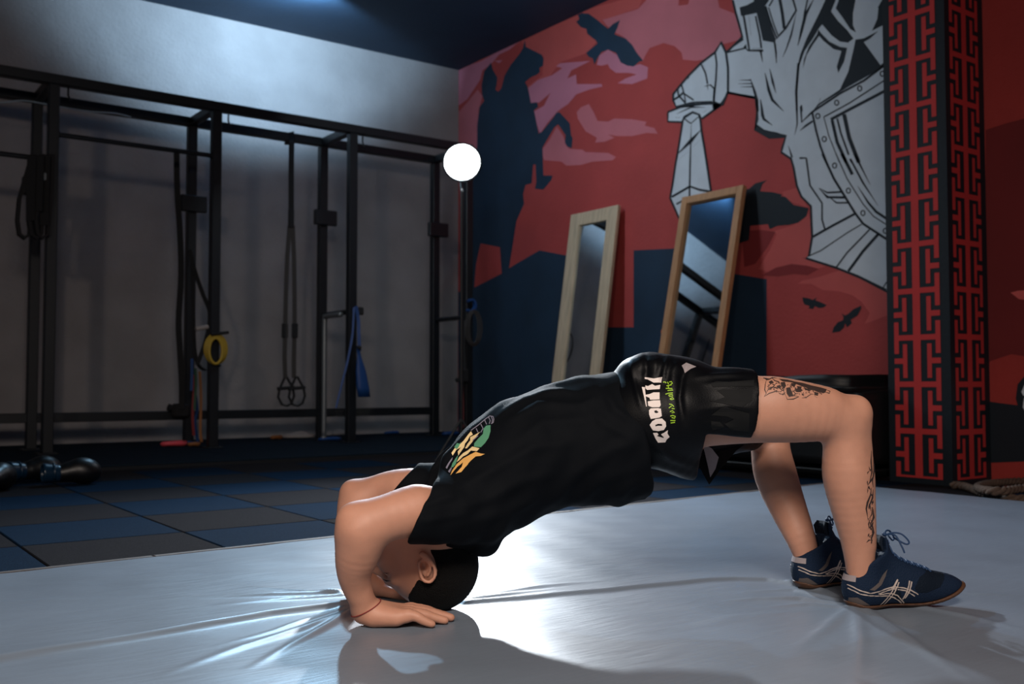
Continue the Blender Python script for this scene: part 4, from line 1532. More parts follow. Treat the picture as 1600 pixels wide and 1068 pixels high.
AX = (HF, HL, HU)
B.ell(hp_(-0.004, 0, 0.0), (0.098, 0.076, 0.103), AX, 0.02)
B.ell(hp_(0.022, 0, -0.045), (0.080, 0.066, 0.085), AX, 0.03)
B.cone(hp_(0.050, 0.0, -0.105), hp_(0.075, 0.0, -0.128), 0.040, 0.024, 0.03)
B.cone(hp_(0.010, 0.046, -0.085), hp_(0.072, 0.012, -0.130), 0.020, 0.018, 0.03)
B.cone(hp_(0.010, -0.046, -0.085), hp_(0.072, -0.012, -0.130), 0.020, 0.018, 0.03)
B.cone(hp_(0.098, 0, -0.028), hp_(0.119, 0, -0.066), 0.010, 0.014, 0.014)       # nose
B.ell(hp_(0.105, 0.012, -0.068), (0.012, 0.009, 0.009), AX, 0.008)
B.ell(hp_(0.105, -0.012, -0.068), (0.012, 0.009, 0.009), AX, 0.008)
for s in (-1, 1):
    B.cone(hp_(0.096, s * 0.012, -0.018), hp_(0.080, s * 0.048, -0.014), 0.010, 0.009, 0.016)     # brow
    B.ell(hp_(0.088, s * 0.031, -0.036), (0.014, 0.018, 0.010), AX, 0.010, sub=True)
    B.ell(hp_(0.081, s * 0.031, -0.036), (0.013, 0.015, 0.0105), AX, 0.006)
    B.ell(hp_(0.074, s * 0.038, -0.064), (0.020, 0.020, 0.018), AX, 0.025)                         # cheek
B.cone(hp_(0.098, -0.020, -0.094), hp_(0.098, 0.020, -0.094), 0.008, 0.008, 0.010)               # lips
B.cone(hp_(0.096, -0.018, -0.104), hp_(0.096, 0.018, -0.104), 0.008, 0.008, 0.008)
# ears
for s in (-1, 1):
    EA = np.array((HF * 0.93 + HU * -0.36, HL * s, HU * 0.93 + HF * 0.36))
    ec = hp_(0.000, s * 0.078, -0.010)

    def ep(f, u, l):
        return ec + EA[0] * f + EA[2] * u + HL * s * l
    B.ell(ep(-0.004, 0.002, -0.002), (0.016, 0.006, 0.028), EA, 0.004)
    B.chain([(ep(0.013, 0.000, 0.004), 0.0040), (ep(0.012, 0.018, 0.007), 0.0042), (ep(0.004, 0.030, 0.010), 0.0042), (ep(-0.009, 0.031, 0.013), 0.0042), (ep(-0.019, 0.020, 0.015), 0.0042), (ep(-0.021, 0.004, 0.015), 0.0042), (ep(-0.015, -0.012, 0.012), 0.0045), (ep(-0.006, -0.023, 0.009), 0.0055), (ep(0.004, -0.029, 0.006), 0.0068)], 0.0025)
    B.chain([(ep(-0.002, 0.019, 0.006), 0.0035), (ep(-0.011, 0.006, 0.009), 0.0038), (ep(-0.008, -0.009, 0.008), 0.0038), (ep(0.002, -0.016, 0.005), 0.0042)], 0.003)
    B.cone(ep(0.013, -0.004, 0.004), ep(0.012, -0.013, 0.004), 0.0048, 0.0042, 0.004)
    B.ell(ep(0.003, -0.002, 0.003), (0.007, 0.009, 0.010), EA, 0.003, sub=True)
# neck and trunk
B.chain([(hp_(-0.020, 0, -0.055), 0.056), (C(702, 828, 2.29), 0.058), (C(745, 788, 2.30), 0.064)], 0.03)
B.cone(C(690, 812, 2.20), C(690, 805, 2.40), 0.05, 0.05, 0.04)
B.chain([(C(740, 780, 2.30), 0.080), (C(800, 715, 2.31), 0.088), (C(880, 672, 2.32), 0.090), (C(960, 655, 2.33), 0.088), (C(1050, 645, 2.35), 0.092)], 0.05, 1.35)
# right (near) leg
B.chain([(C(1070, 642, 2.30), 0.086), (C(1130, 640, 2.27), 0.079), (C(1180, 639, 2.26), 0.076), (C(1240, 643, 2.26), 0.0695), (C(1290, 648, 2.265), 0.059), (C(1320, 655, 2.27), 0.050)], 0.03)
B.chain([(C(1320, 655, 2.27), 0.050), (C(1322, 700, 2.275), 0.051), (C(1325, 742, 2.28), 0.0565), (C(1332, 790, 2.285), 0.049), (C(1340, 840, 2.29), 0.039), (C(1344, 885, 2.292), 0.032), (C(1346, 915, 2.293), 0.033)], 0.02)
B.ell(C(1340, 643, 2.262), (0.031, 0.030, 0.036), None, 0.018)
B.cone(C(1346, 668, 2.262), C(1352, 700, 2.268), 0.016, 0.012, 0.02)
B.cone(C(1345, 720, 2.27), C(1353, 850, 2.285), 0.020, 0.014, 0.02)
B.cone(C(1215, 625, 2.235), C(1290, 632, 2.245), 0.042, 0.030, 0.03)
# left (far) leg
B.chain([(C(1070, 655, 2.44), 0.088), (C(1130, 652, 2.54), 0.082), (C(1180, 655, 2.62), 0.066), (C(1203, 662, 2.66), 0.054)], 0.03)
B.chain([(C(1203, 662, 2.66), 0.050), (C(1204, 700, 2.64), 0.0505), (C(1212, 742, 2.61), 0.0545), (C(1230, 790, 2.575), 0.047), (C(1249, 835, 2.54), 0.038), (C(1259, 865, 2.53), 0.032), (C(1262, 885, 2.525), 0.032)], 0.02)
B.keep(lambda x, y, z: 0.0005 - z + 0 * x + 0 * y, 0.003)
BV, BF = B.mesh(6)
body = pobj('body', BV, BF, 'skin')
body_bvh = BVHTree.FromPolygons(BV.tolist(), BF.tolist())

# hair: a close cap over the crown and the back of the head
Hf = Field(HC - 0.14, HC + 0.14, 0.0032)
Hf.ell(hp_(-0.005, 0, 0.001), (0.1035, 0.0805, 0.1085), AX, 0.01)
Hf.ell(hp_(-0.048, 0, -0.050), (0.060, 0.066, 0.060), AX, 0.03)


def hairline(x, y, z):
    X_, Y_, Z_ = x - HC[0], y - HC[1], z - HC[2]
    f = HF[0] * X_ + HF[2] * Z_ + 0 * Y_
    u = HU[0] * X_ + HU[2] * Z_ + 0 * Y_
    l = np.abs(Y_) + 0 * f
    lim = np.where(f > 0.028, 0.006 + (f - 0.028) * 0.55 + 0.02 * sstep(0.05, 0.02, l), 0.0)
    lim = np.where(f < -0.022, -0.088, lim)
    t = sstep(-0.034, -0.016, f)
    lim = np.where((f <= 0.028), -0.088 * (1 - t) + 0.012 * t - 0.006 * sstep(-0.01, 0.028, f), lim)
    fr = 0.0012 * np.sin(f * 900 + y * 700) * np.sin(u * 600 + y * 400)
    return (lim - u) * 0.8 + fr


for s in (-1, 1):
    Hf.ell(hp_(0.002, s * 0.083, -0.012), (0.026, 0.03, 0.037), (HF * 0.93 + HU * -0.36, HL, HU * 0.93 + HF * 0.36), 0.004, sub=True)
Hf.keep(hairline, 0.004)
Hf.keep(lambda x, y, z: 0.001 - z + 0 * x + 0 * y, 0.003)
HV, HFc = Hf.mesh(2)
pobj('hair', HV, HFc, 'hair')

# ------------------------------------------------------------------ shirt
Sf = Field((-0.32, 1.99, -0.012), (0.40, 2.66, 0.62), 0.0042)
Sf.chain([(C(712, 792, 2.30), 0.078), (C(755, 760, 2.30), 0.122), (C(815, 715, 2.31), 0.122)], 0.05, 1.42)
Sf.chain([(C(815, 715, 2.31), 0.123), (C(880, 694, 2.32), 0.141), (C(950, 685, 2.33), 0.153), (C(1010, 676, 2.34), 0.148)], 0.05, 1.10)
Sf.chain([(C(735, 795, 2.19), 0.072), (C(700, 798, 2.145), 0.070), (C(645, 799, 2.105), 0.066)], 0.04)
Sf.chain([(C(735, 775, 2.43), 0.070), (C(692, 768, 2.455), 0.066), (C(630, 760, 2.475), 0.062)], 0.04)
Sf.chain([(C(742, 820, 2.26), 0.055), (C(757, 846, 2.24), 0.034)], 0.03)
Sf.cone(C(700, 815, 2.24), C(690, 815, 2.36), 0.046, 0.046, 0.04)


def plane_px(p0, p1, d, slack=0.0):
    """half space to the right of the line p0->p1 (pixels) at depth d, running along the sight"""
    a, b_ = C(*p0, d), C(*p1, d)
    t = b_ - a
    n = np.array((-t[2], 0, t[0]))
    n = n / np.linalg.norm(n)
    return a, n


def keep_sleeve(F_, p0, p1, d, near):
    a, n = plane_px(p0, p1, d)
    if n[0] < 0:
        n = -n

    def f(x, y, z):
        g = -((x - a[0]) * n[0] + (z - a[2]) * n[2]) + 0 * y
        lim = (y - 2.30) if near else (2.36 - y)
        return np.where(lim + 0 * g < 0, g, -1.0)
    F_.keep(f, 0.003)


keep_sleeve(Sf, (677, 757), (641, 838), 2.10, True)
keep_sleeve(Sf, (654, 722), (618, 764), 2.46, False)
a_h, n_h = plane_px((984, 566), (1013, 780), 2.33)
if n_h[0] < 0:
    n_h = -n_h
Sf.keep(lambda x, y, z: (x - a_h[0]) * n_h[0] + (z - a_h[2]) * n_h[2] - 0.004 * np.sin(y * 40) + 0 * y, 0.006)
Sf.keep(lambda x, y, z: 0.03 - z + 0 * x + 0 * y, 0.003)
# room for the head
Sf.ell(hp_(-0.004, 0, 0.0), (0.104, 0.082, 0.110), AX, 0.008, sub=True)
Sf.ell(hp_(0.025, 0, -0.06), (0.085, 0.072, 0.080), AX, 0.008, sub=True)
SV, SF_ = Sf.mesh(2)
SN = normals(SV, SF_)


def px_of(V_):
    """pixel place of yaw-frame points"""
    a = V_[:, 0]
    z = V_[:, 2] - CAMZ
    d = V_[:, 1] * CT + z * ST
    u = -V_[:, 1] * ST + z * CT
    return 800 + FPX * a / d, 534 - FPX * u / d


def ridge_field(V_, ridges, base):
    px, py = px_of(V_)
    out = np.zeros(len(V_))
    for pts, h, wd in ridges:
        best = np.full(len(V_), 1e9)
        tt = np.zeros(len(V_))
        m_ = len(pts) - 1
        for i in range(m_):
            (x0_, y0_), (x1_, y1_) = pts[i], pts[i + 1]
            dx, dy = x1_ - x0_, y1_ - y0_
            t = np.clip(((px - x0_) * dx + (py - y0_) * dy) / (dx * dx + dy * dy), 0, 1)
            dd = np.hypot(px - x0_ - t * dx, py - y0_ - t * dy)
            mm = dd < best
            best = np.where(mm, dd, best)
            tt = np.where(mm, (i + t) / m_, tt)
        out += h * np.exp(-(best / wd) ** 2) * np.clip(4 * tt * (1 - tt) + 0.15, 0, 1)
    return out


rid = [([(690, 752), (700, 715), (735, 672), (790, 625)], 0.004, 5), ([(680, 745), (712, 700), (755, 655)], 0.004, 4), ([(668, 742), (690, 722), (705, 700)], 0.004, 4),
       ([(770, 655), (820, 622), (880, 610), (905, 612)], 0.006, 5), ([(790, 660), (840, 632), (910, 632), (935, 620)], 0.005, 6), ([(830, 605), (880, 596), (940, 590)], 0.004, 4),
       ([(700, 770), (760, 740), (830, 700), (900, 690)], 0.005, 9), ([(690, 800), (760, 780), (820, 750), (870, 740)], 0.005, 9), ([(720, 820), (790, 800), (850, 770)], 0.006, 9),
       ([(860, 790), (900, 740), (960, 700), (1000, 690)], 0.006, 10), ([(900, 790), (940, 750), (1000, 730)], 0.005, 10), ([(960, 795), (980, 760), (1005, 750)], 0.005, 8),
       ([(940, 600), (960, 640), (990, 660)], 0.005, 7), ([(920, 640), (950, 665), (1000, 690)], 0.004, 8), ([(740, 860), (770, 840), (800, 800)], 0.005, 7),
       ([(655, 790), (690, 780), (730, 770)], 0.003, 6), ([(650, 815), (690, 810), (740, 800)], 0.003, 6), ([(800, 690), (850, 660), (930, 655)], 0.004, 8)]
disp = ridge_field(SV, rid, 0)
disp += 0.0020 * np.sin(SV[:, 0] * 46 + SV[:, 2] * 38 + 2.2 * np.sin(SV[:, 1] * 15)) * np.sin(SV[:, 1] * 27 + SV[:, 0] * 9)
disp += 0.0012 * np.sin(SV[:, 0] * 88 - SV[:, 2] * 60 + SV[:, 1] * 30)
SV = SV + SN * disp[:, None]
shirt = pobj('shirt', SV, SF_, 'shirt')
shirt_bvh = BVHTree.FromPolygons(SV.tolist(), SF_.tolist())

# ------------------------------------------------------------------ shorts
Tf = Field((0.20, 1.98, 0.20), (0.66, 2.80, 0.63), 0.0042)
Tf.chain([(C(995, 650, 2.33), 0.112), (C(1050, 640, 2.335), 0.120)], 0.04, 1.46)
Tf.chain([(C(1050, 640, 2.33), 0.112), (C(1090, 634, 2.285), 0.092), (C(1130, 634, 2.265), 0.088), (C(1190, 634, 2.255), 0.084)], 0.03, 1.08)
Tf.chain([(C(1050, 650, 2.42), 0.105), (C(1110, 655, 2.50), 0.094), (C(1160, 655, 2.58), 0.084)], 0.03)
# puffed waistband on top, fabric hanging below the seat
Tf.chain([(C(990, 577, 2.30), 0.030), (C(1012, 572, 2.30), 0.032), (C(1045, 578, 2.30), 0.030), (C(1080, 588, 2.32), 0.026)], 0.03, 2.6)
Tf.chain([(C(1030, 690, 2.32), 0.060), (C(1070, 715, 2.34), 0.046), (C(1098, 738, 2.35), 0.020)], 0.03, 1.6)
a1, n1 = plane_px((1178, 575), (1167, 690), 2.25)
if n1[0] < 0:
    n1 = -n1
Tf.keep(lambda x, y, z: np.where(y + 0 * x + 0 * z < 2.42, (x - a1[0]) * n1[0] + (z - a1[2]) * n1[2] + 0 * y, -1.0), 0.002)
Tf.keep(lambda x, y, z: np.where(y + 0 * x + 0 * z >= 2.42, (x - 0.60) * 0.7 + (y - 2.58) * 0.7 + 0 * z, -1.0), 0.002)
# hem on the underside: thigh shows below it
a2, n2 = plane_px((1090, 676), (1172, 684), 2.2)
if n2[2] > 0:
    n2 = -n2
a3 = C(1096, 700, 2.25)
Tf.keep(lambda x, y, z: np.minimum((x - a2[0]) * n2[0] + (z - a2[2]) * n2[2] + 0 * y, np.minimum(x - a3[0], 2.40 - y) + 0 * z), 0.002)
TV, TF_ = Tf.mesh(2)
TN = normals(TV, TF_)
rid2 = [([(985, 570), (992, 600), (1003, 640)], 0.005, 4), ([(1008, 553), (1010, 575), (1008, 600)], -0.006, 5), ([(1043, 558), (1038, 580), (1035, 600)], 0.006, 4), ([(1025, 556), (1024, 575), (1022, 592)], 0.004, 5),
        ([(1075, 566), (1066, 590), (1062, 620), (1068, 660)], -0.008, 5), ([(1060, 565), (1052, 580), (1050, 610)], 0.005, 6), ([(1100, 600), (1140, 598), (1176, 596)], 0.003, 4), ([(1090, 640), (1140, 634), (1176, 638)], 0.003, 5), ([(1100, 660), (1150, 668)], 0.003, 4),
        ([(1020, 690), (1050, 715), (1085, 730)], 0.006, 7), ([(1010, 720), (1045, 730), (1090, 745)], 0.005, 6), ([(1085, 590), (1120, 586), (1160, 585)], 0.004, 4)]
disp = ridge_field(TV, rid2, 0)
disp += 0.0015 * np.sin(TV[:, 0] * 60 + TV[:, 2] * 40) * np.sin(TV[:, 1] * 40)
TV = TV + TN * disp[:, None]
shorts = pobj('shorts', TV, TF_, 'shorts')
shorts_bvh = BVHTree.FromPolygons(TV.tolist(), TF_.tolist())


# ------------------------------------------------------------------ prints and tattoos lying on cloth and skin
def on_bvh(bvh, off, dmin=0.0, dmax=9.0):
    o0 = Vector((0, 0, CAMZ))

    def f(px, py, layer):
        a, z = ray_c(px, py)
        hit, n, i, dist = bvh.ray_cast(o0, Vector((a, 1, z)).normalized())
        if hit is None or not (dmin < hit.y < dmax):
            return None
        if n.dot(o0 - hit) < 0:
            n = -n
        return hit + n * (off + 0.0004 * layer) - Vector(BASE)
    return f


TOW = tuple(np.array((0, 0, CAMZ)) - BASE)
cs = lambda pts: T(690, 640, 9.71, pts)
p = Paint()
GO, CRM, GRN, LAV = range(4)
p.poly(cs([(135, 1000), (160, 930), (230, 830), (330, 740), (440, 680), (520, 640), (600, 665), (660, 672), (600, 700), (520, 710), (440, 780), (370, 860), (300, 890), (330, 800), (240, 870), (190, 930)]), GO)
p.poly(cs([(215, 975), (300, 880), (370, 830), (410, 825), (350, 890), (300, 950)]), GO, 1)
p.poly(cs([(230, 800), (270, 720), (330, 660), (400, 620), (470, 560), (580, 585), (540, 630), (450, 620), (390, 680), (330, 710), (280, 760)]), CRM)
p.poly(cs([(150, 660), (200, 590), (280, 530), (340, 470), (400, 390), (450, 330), (480, 380), (430, 410), (400, 470), (360, 520), (350, 570), (300, 640), (260, 700), (250, 640), (300, 570), (230, 610), (170, 700)]), CRM, 1)
p.poly(cs([(440, 420), (520, 380), (590, 340), (540, 400), (490, 470), (440, 530), (390, 590), (360, 590), (400, 520), (440, 470)]), CRM, 1)
p.poly(cs([(495, 560), (500, 510), (560, 440), (630, 370), (640, 290), (680, 245), (745, 235), (745, 330), (715, 430), (660, 510), (600, 570)]), GRN)
p.poly(cs([(200, 570), (240, 510), (280, 520), (300, 490), (270, 560), (240, 600), (215, 590)]), GRN, 2)
p.poly(cs([(150, 880), (170, 820), (220, 740), (260, 690), (240, 760), (220, 830), (180, 880)]), GRN, 2)
p.poly(cs([(100, 940), (150, 870), (160, 890), (125, 960)]), LAV)
p.poly(cs([(65, 880), (110, 800), (170, 720), (165, 760), (120, 830), (85, 900)]), LAV)
for q in ([(450, 320), (560, 240), (680, 140), (740, 100), (790, 110), (800, 150), (790, 200), (760, 220)], [(530, 290), (560, 350)], [(600, 225), (635, 290), (600, 350)], [(660, 165), (690, 230)], [(720, 120), (745, 170), (730, 220)], [(760, 105), (780, 160), (770, 210)], [(480, 470), (560, 400)]):
    p.stroke(cs(q), 1.3, LAV, 2)
p.build('chest_print', on_bvh(shirt_bvh, 0.0012), ['gold', 'cream', 'green', 'lavender'], shirt, maxlen=3.0, toward=TOW)

cw = lambda pts: T(1000, 580, 8.9, pts)
p = Paint()
p.poly(cw([(65, 85), (100, 85), (190, 100), (312, 80), (300, 158), (190, 160), (110, 115), (62, 108)]), 0)
p.poly(cw([(75, 240), (75, 200), (110, 210), (170, 180), (210, 205), (285, 190), (275, 250), (190, 255), (100, 262)]), 0)
p.poly(cw([(25, 220), (70, 225), (70, 250), (95, 490), (85, 490), (35, 260)]), 0)
p.poly(cw([(75, 330), (130, 320), (190, 295), (272, 295), (272, 390), (140, 398), (130, 370), (80, 350)]), 0)
p.poly(cw([(108, 420), (190, 405), (278, 402), (288, 470), (270, 498), (170, 500), (115, 480)]), 0)
p.poly(cw([(125, 540), (150, 515), (250, 510), (290, 520), (302, 620), (270, 640), (150, 660), (128, 600)]), 0)
p.poly(cw([(195, 550), (225, 540), (258, 565), (235, 580), (205, 575)]), 1, 1)
p.poly(cw([(135, 740), (170, 690), (220, 660), (305, 652), (355, 700), (362, 760), (330, 810), (250, 825), (180, 815), (150, 770)]), 0)
p.poly(cw([(212, 740), (250, 725), (305, 728), (308, 752), (250, 750), (215, 758)]), 1, 1)
p.poly(cw([(180, 850), (240, 848), (260, 880), (330, 850), (385, 812), (380, 860), (410, 905), (370, 940), (350, 980), (250, 985), (215, 930)]), 0)
p.poly(cw([(240, 840), (280, 835), (300, 880), (330, 905), (325, 915), (235, 890), (260, 870)]), 1, 1)
p.build('white_lettering', on_bvh(shorts_bvh, 0.0014), ['letter', 'shorts'], shorts, maxlen=2.5, toward=TOW)
p = Paint()
for q in ([(320, 150), (350, 150), (365, 165)], [(385, 150), (400, 180)], [(410, 150), (440, 145), (452, 170), (430, 180)], [(370, 205), (440, 190)], [(395, 200), (400, 240)], [(360, 240), (450, 240)], [(385, 270), (460, 262)], [(355, 320), (400, 305), (455, 300)], [(400, 330), (450, 320), (455, 345), (410, 350), (400, 330)], [(415, 385), (455, 365), (468, 385), (440, 395), (415, 385)],
          [(405, 455), (440, 460), (470, 490)], [(400, 510), (440, 480)], [(440, 515), (480, 520)], [(415, 560), (450, 545), (478, 570), (440, 575)], [(420, 620), (455, 610), (490, 625), (480, 650), (440, 640)], [(420, 680), (490, 680)], [(425, 715), (485, 705)]):
    p.stroke(cw(q), 1.5, 0)
p.build('green_lettering', on_bvh(shorts_bvh, 0.0014), ['lime'], shorts, maxlen=2.5, toward=TOW)
p = Paint()
cg = lambda pts: T(1000, 560, 6.675, pts)
p.poly(cg([(735, 260), (800, 240), (930, 245), (1190, 225), (1185, 290), (930, 290), (760, 298)]), 0)
p.poly(cg([(720, 440), (800, 430), (890, 400), (800, 330), (900, 320), (1000, 330), (1180, 310), (1170, 430), (1060, 510), (920, 480), (800, 455)]), 0)
p.poly(cg([(830, 520), (900, 500), (1140, 570), (1140, 760), (960, 745), (880, 680), (980, 630), (900, 600), (740, 590)]), 0)
p.poly(cg([(740, 650), (830, 660), (880, 710), (760, 745), (740, 710)]), 0)
p.build('grey_print', on_bvh(shorts_bvh, 0.0012), ['shorts_grey'], shorts, maxlen=3.5, toward=TOW)
p = Paint()
p.poly(cg([(432, 75), (480, 45), (585, 88), (530, 110), (470, 155)]), 0)
p.build('grey_patch', on_bvh(shorts_bvh, 0.0014), ['lining'], shorts, maxlen=2.5, toward=TOW)
# far leg of the shorts hanging open: flap with pale lining
fv = [C(x, y, d) for x, y, d in ((1066, 680, 2.40), (1108, 757, 2.41), (1124, 735, 2.42), (1150, 704, 2.45), (1168, 690, 2.48), (1120, 684, 2.44))]
fb = [q + np.array((0.002, 0.012, 0.0)) for q in fv]
nn = len(fv)
ff = [tuple(range(nn)), tuple(range(2 * nn - 1, nn - 1, -1))] + [(i, i + nn, (i + 1) % nn + nn, (i + 1) % nn) for i in range(nn)]
fo = obj('leg_flap', [q - BASE for q in fv + fb], ff, 'shorts_grey', shorts)
lv = [C(x, y, d) - BASE for x, y, d in ((1098, 693, 2.396), (1112, 700, 2.396), (1123, 714, 2.40), (1118, 732, 2.40), (1110, 745, 2.397), (1106, 726, 2.395))]
lb = [q + np.array((0, 0.003, 0)) for q in lv]
nn = len(lv)
obj('pale_lining', lv + lb, [tuple(range(nn)), tuple(range(2 * nn - 1, nn - 1, -1))] + [(i, i + nn, (i + 1) % nn + nn, (i + 1) % nn) for i in range(nn)], 'lining', shorts)

# tattoos
ct = lambda pts: T(1170, 573, 10.667, pts)
p = Paint()
for q in ([(240, 190), (300, 200), (350, 205), (390, 180), (470, 185)], [(295, 210), (275, 290), (265, 380), (290, 440), (255, 495)], [(255, 495), (340, 440), (430, 412), (530, 408)], [(290, 430), (320, 380), (400, 340), (440, 290), (470, 260)], [(310, 360), (360, 340), (440, 340), (500, 350)],
          [(380, 180), (430, 230), (500, 250), (530, 300)], [(520, 440), (570, 465), (600, 430)], [(540, 340), (580, 380), (590, 440)], [(610, 470), (640, 540), (740, 535), (830, 495), (770, 480), (700, 490)], [(870, 465), (970, 440)], [(880, 515), (950, 510), (1040, 450), (1080, 460)], [(930, 480), (960, 530)], [(1090, 480), (1140, 515)], [(1270, 420), (1340, 440), (1355, 410), (1300, 385)], [(720, 380), (780, 450), (830, 440)], [(470, 330), (520, 360), (560, 390)]):
    p.stroke(ct(q), 1.5, 0, 0, 'ab')
for q in ([(330, 250), (380, 225), (420, 262), (360, 290)], [(560, 290), (610, 300), (600, 360), (560, 350)], [(800, 320), (880, 330), (870, 370), (810, 360)], [(640, 400), (700, 420), (690, 470), (640, 460)], [(500, 200), (640, 215), (760, 245), (900, 270), (1040, 310), (1200, 345), (1300, 375), (1270, 430), (1150, 420), (1080, 390), (1000, 380), (960, 350), (900, 330), (800, 290), (700, 255), (560, 240)],
          [(530, 260), (600, 250), (620, 320), (590, 350), (540, 320)], [(620, 350), (680, 340), (720, 420), (740, 480), (670, 500), (630, 440)], [(700, 270), (790, 280), (760, 330), (720, 320)], [(760, 370), (850, 350), (900, 390), (850, 420), (790, 420)], [(910, 340), (1010, 380), (940, 390)], [(1090, 420), (1160, 430), (1150, 480), (1090, 470)], [(240, 180), (330, 195), (300, 225)], [(460, 320), (520, 300), (530, 360), (480, 350)]):
    p.poly(ct(q), 0)
rt = random.Random(5)
for k in range(85):
    x_ = rt.uniform(300, 1230)
    t0 = 205 + (x_ - 300) * 0.17
    y_ = t0 + rt.uniform(0.05, 0.95) * (230 - abs(x_ - 650) * 0.16) * (1.0 if x_ < 900 else 0.62)
    a_ = rt.uniform(-0.7, 1.3)
    l_ = rt.uniform(22, 60)
    p.stroke(ct([(x_, y_), (x_ + l_ * 0.5 * math.cos(a_), y_ + l_ * 0.4 * math.sin(a_) + rt.uniform(-12, 12)), (x_ + l_ * math.cos(a_), y_ + l_ * math.sin(a_))]), rt.uniform(0.8, 1.7), 0, 0, 'ab')
p.build('thigh_tattoo', on_bvh(body_bvh, 0.0007, dmax=2.45), ['tattoo'], body, maxlen=1.5, jump=0.06, toward=TOW)
p = Paint()
cst = lambda pts: T(1330, 700, 5.933, pts)
for q, wd in (([(195, 20), (192, 120), (200, 220), (175, 330)], 2.2), ([(215, 100), (222, 200), (205, 300), (212, 360)], 2.4), ([(165, 335), (190, 300), (214, 255)], 2.6), ([(195, 365), (188, 430), (160, 500), (148, 560), (162, 640)], 3.0), ([(212, 380), (205, 460), (180, 520), (190, 580)], 2.6), ([(170, 560), (205, 545), (200, 610), (175, 650)], 2.2),
              ([(212, 560), (216, 640), (196, 690), (170, 690)], 3.0), ([(172, 740), (200, 715), (214, 680)], 3.2), ([(205, 700), (214, 780), (196, 830), (200, 880)], 3.2), ([(150, 872), (172, 850), (195, 848)], 2.2), ([(185, 640), (170, 700), (175, 745)], 2.0)):
    p.stroke(cst([(x_ - 10, y_) for x_, y_ in q]), wd, 0, 0, 'ab')
for k in range(26):
    y_ = rt.uniform(120, 860)
    x_ = rt.uniform(160, 208) - 8 + 6 * math.sin(y_ / 60)
    a_ = rt.uniform(0.7, 2.4)
    l_ = rt.uniform(25, 60)
    p.stroke(cst([(x_, y_), (x_ + l_ * 0.5 * math.cos(a_) + rt.uniform(-8, 8), y_ + l_ * 0.5 * math.sin(a_)), (x_ + l_ * math.cos(a_) * 0.6, y_ + l_ * math.sin(a_))]), rt.uniform(1.2, 2.2), 0, 0, 'ab')
p.build('shin_tattoo', on_bvh(body_bvh, 0.0007, dmax=2.45), ['tattoo'], body, maxlen=1.5, jump=0.05, toward=TOW)
p = Paint()
p.stroke([(598, 904), (604, 907), (611, 907)], 2.0, 0, 0, 'ab')
p.stroke([(600, 894), (604, 895), (608, 894)], 1.2, 0, 0, 'ab')
p.build('brow', on_bvh(body_bvh, 0.0008, 2.18, 2.4), ['lip'], body, maxlen=1.5, toward=TOW)

# red string on the near wrist
b = MB()
cw_ = C(570, 951, 2.125)
ax_ = np.array((0.45, 0.1, -0.88))
ax_ = ax_ / np.linalg.norm(ax_)
e1 = np.cross(ax_, (0, 1, 0))
e1 /= np.linalg.norm(e1)
e2 = np.cross(ax_, e1)
ringp = []
for t in np.linspace(0, 2 * math.pi, 33)[:-1]:
    dv = e1 * math.cos(t) + e2 * math.sin(t)
    hit = body_bvh.ray_cast(Vector(cw_ + dv * 0.12), Vector(-dv), 0.12)
    q = np.array(hit[0]) if hit[0] is not None else cw_ + dv * 0.03
    q[2] = max(q[2], 0.002)
    ringp.append(q + dv * 0.0008 - BASE)
b.tube(ringp, 0.0013, 6, closed=True)
b.build('wrist_string', 'string', person, True)

# ------------------------------------------------------------------ shoes (local: x along the foot from the heel, z up)
Wf = Field((-0.02, -0.07, -0.01), (0.325, 0.07, 0.19), 0.0028)
Wf.ell((0.042, 0, 0.042), (0.044, 0.035, 0.046), None, 0.02)
Wf.chain([((0.045, 0, 0.040), 0.036), ((0.120, 0, 0.044), 0.040), ((0.190, 0.002, 0.040), 0.042), ((0.245, 0.003, 0.037), 0.035), ((0.272, 0.004, 0.036), 0.024)], 0.03, 1.0)
Wf.chain([((0.044, 0, 0.060), 0.037), ((0.048, 0, 0.100), 0.0395), ((0.056, 0, 0.150), 0.041)], 0.02)
Wf.chain([((0.072, 0, 0.128), 0.026), ((0.105, 0, 0.095), 0.028), ((0.165, 0, 0.062), 0.028)], 0.03)


def sole_level(x):
    return np.where(x > 0.15, 2.1 * (x - 0.15) ** 2, 0.0)


def upper_only(x, y, z):
    return sole_level(x) + 0.010 - z + 0 * y


def collar(x, y, z):
    return z - (0.086 + 0.62 * (x - 0.01)) + 0 * y


def below(x, y, z):
    return sole_level(x) - z + 0 * y


W0 = Wf.d.copy()
Wf.keep(upper_only, 0.003)
Wf.keep(lambda x, y, z: np.minimum(collar(x, y, z), 0.086 - x + 0 * z + 0 * y), 0.003)
Wf.keep(lambda x, y, z: z - 0.162 + 0 * x + 0 * y, 0.003)
Wf.cone((0.046, 0, 0.095), (0.052, 0, 0.24), 0.0315, 0.038, 0.004, sub=True)
UV, UF = Wf.mesh(2)
Wf.d = W0 - 0.0035
Wf.keep(lambda x, y, z: z - (sole_level(x) + 0.010 + 0.008 * sstep(0.04, 0.0, x)) + 0 * y, 0.003)
Wf.keep(below, 0.003)
LV, LF = Wf.mesh(2)
ubvh = BVHTree.FromPolygons(UV.tolist(), UF.tolist())


def side_map(sgn, off):
    def f(x, z, layer):
        hit, n, i, dist = ubvh.ray_cast(Vector((x, sgn * 0.3, z)), Vector((0, -sgn, 0)))
        if hit is None:
            return None
        return hit + Vector((0, sgn, 0)) * 0.0004 + n * (off + 0.0003 * layer)
    return f


def SL(pts, s=0.001472, d0=0.0):
    """shoe-side pixels -> local (x, z)"""
    return [((x - 1321) * s * 0.985, (947 - y) * s) for x, y in pts]


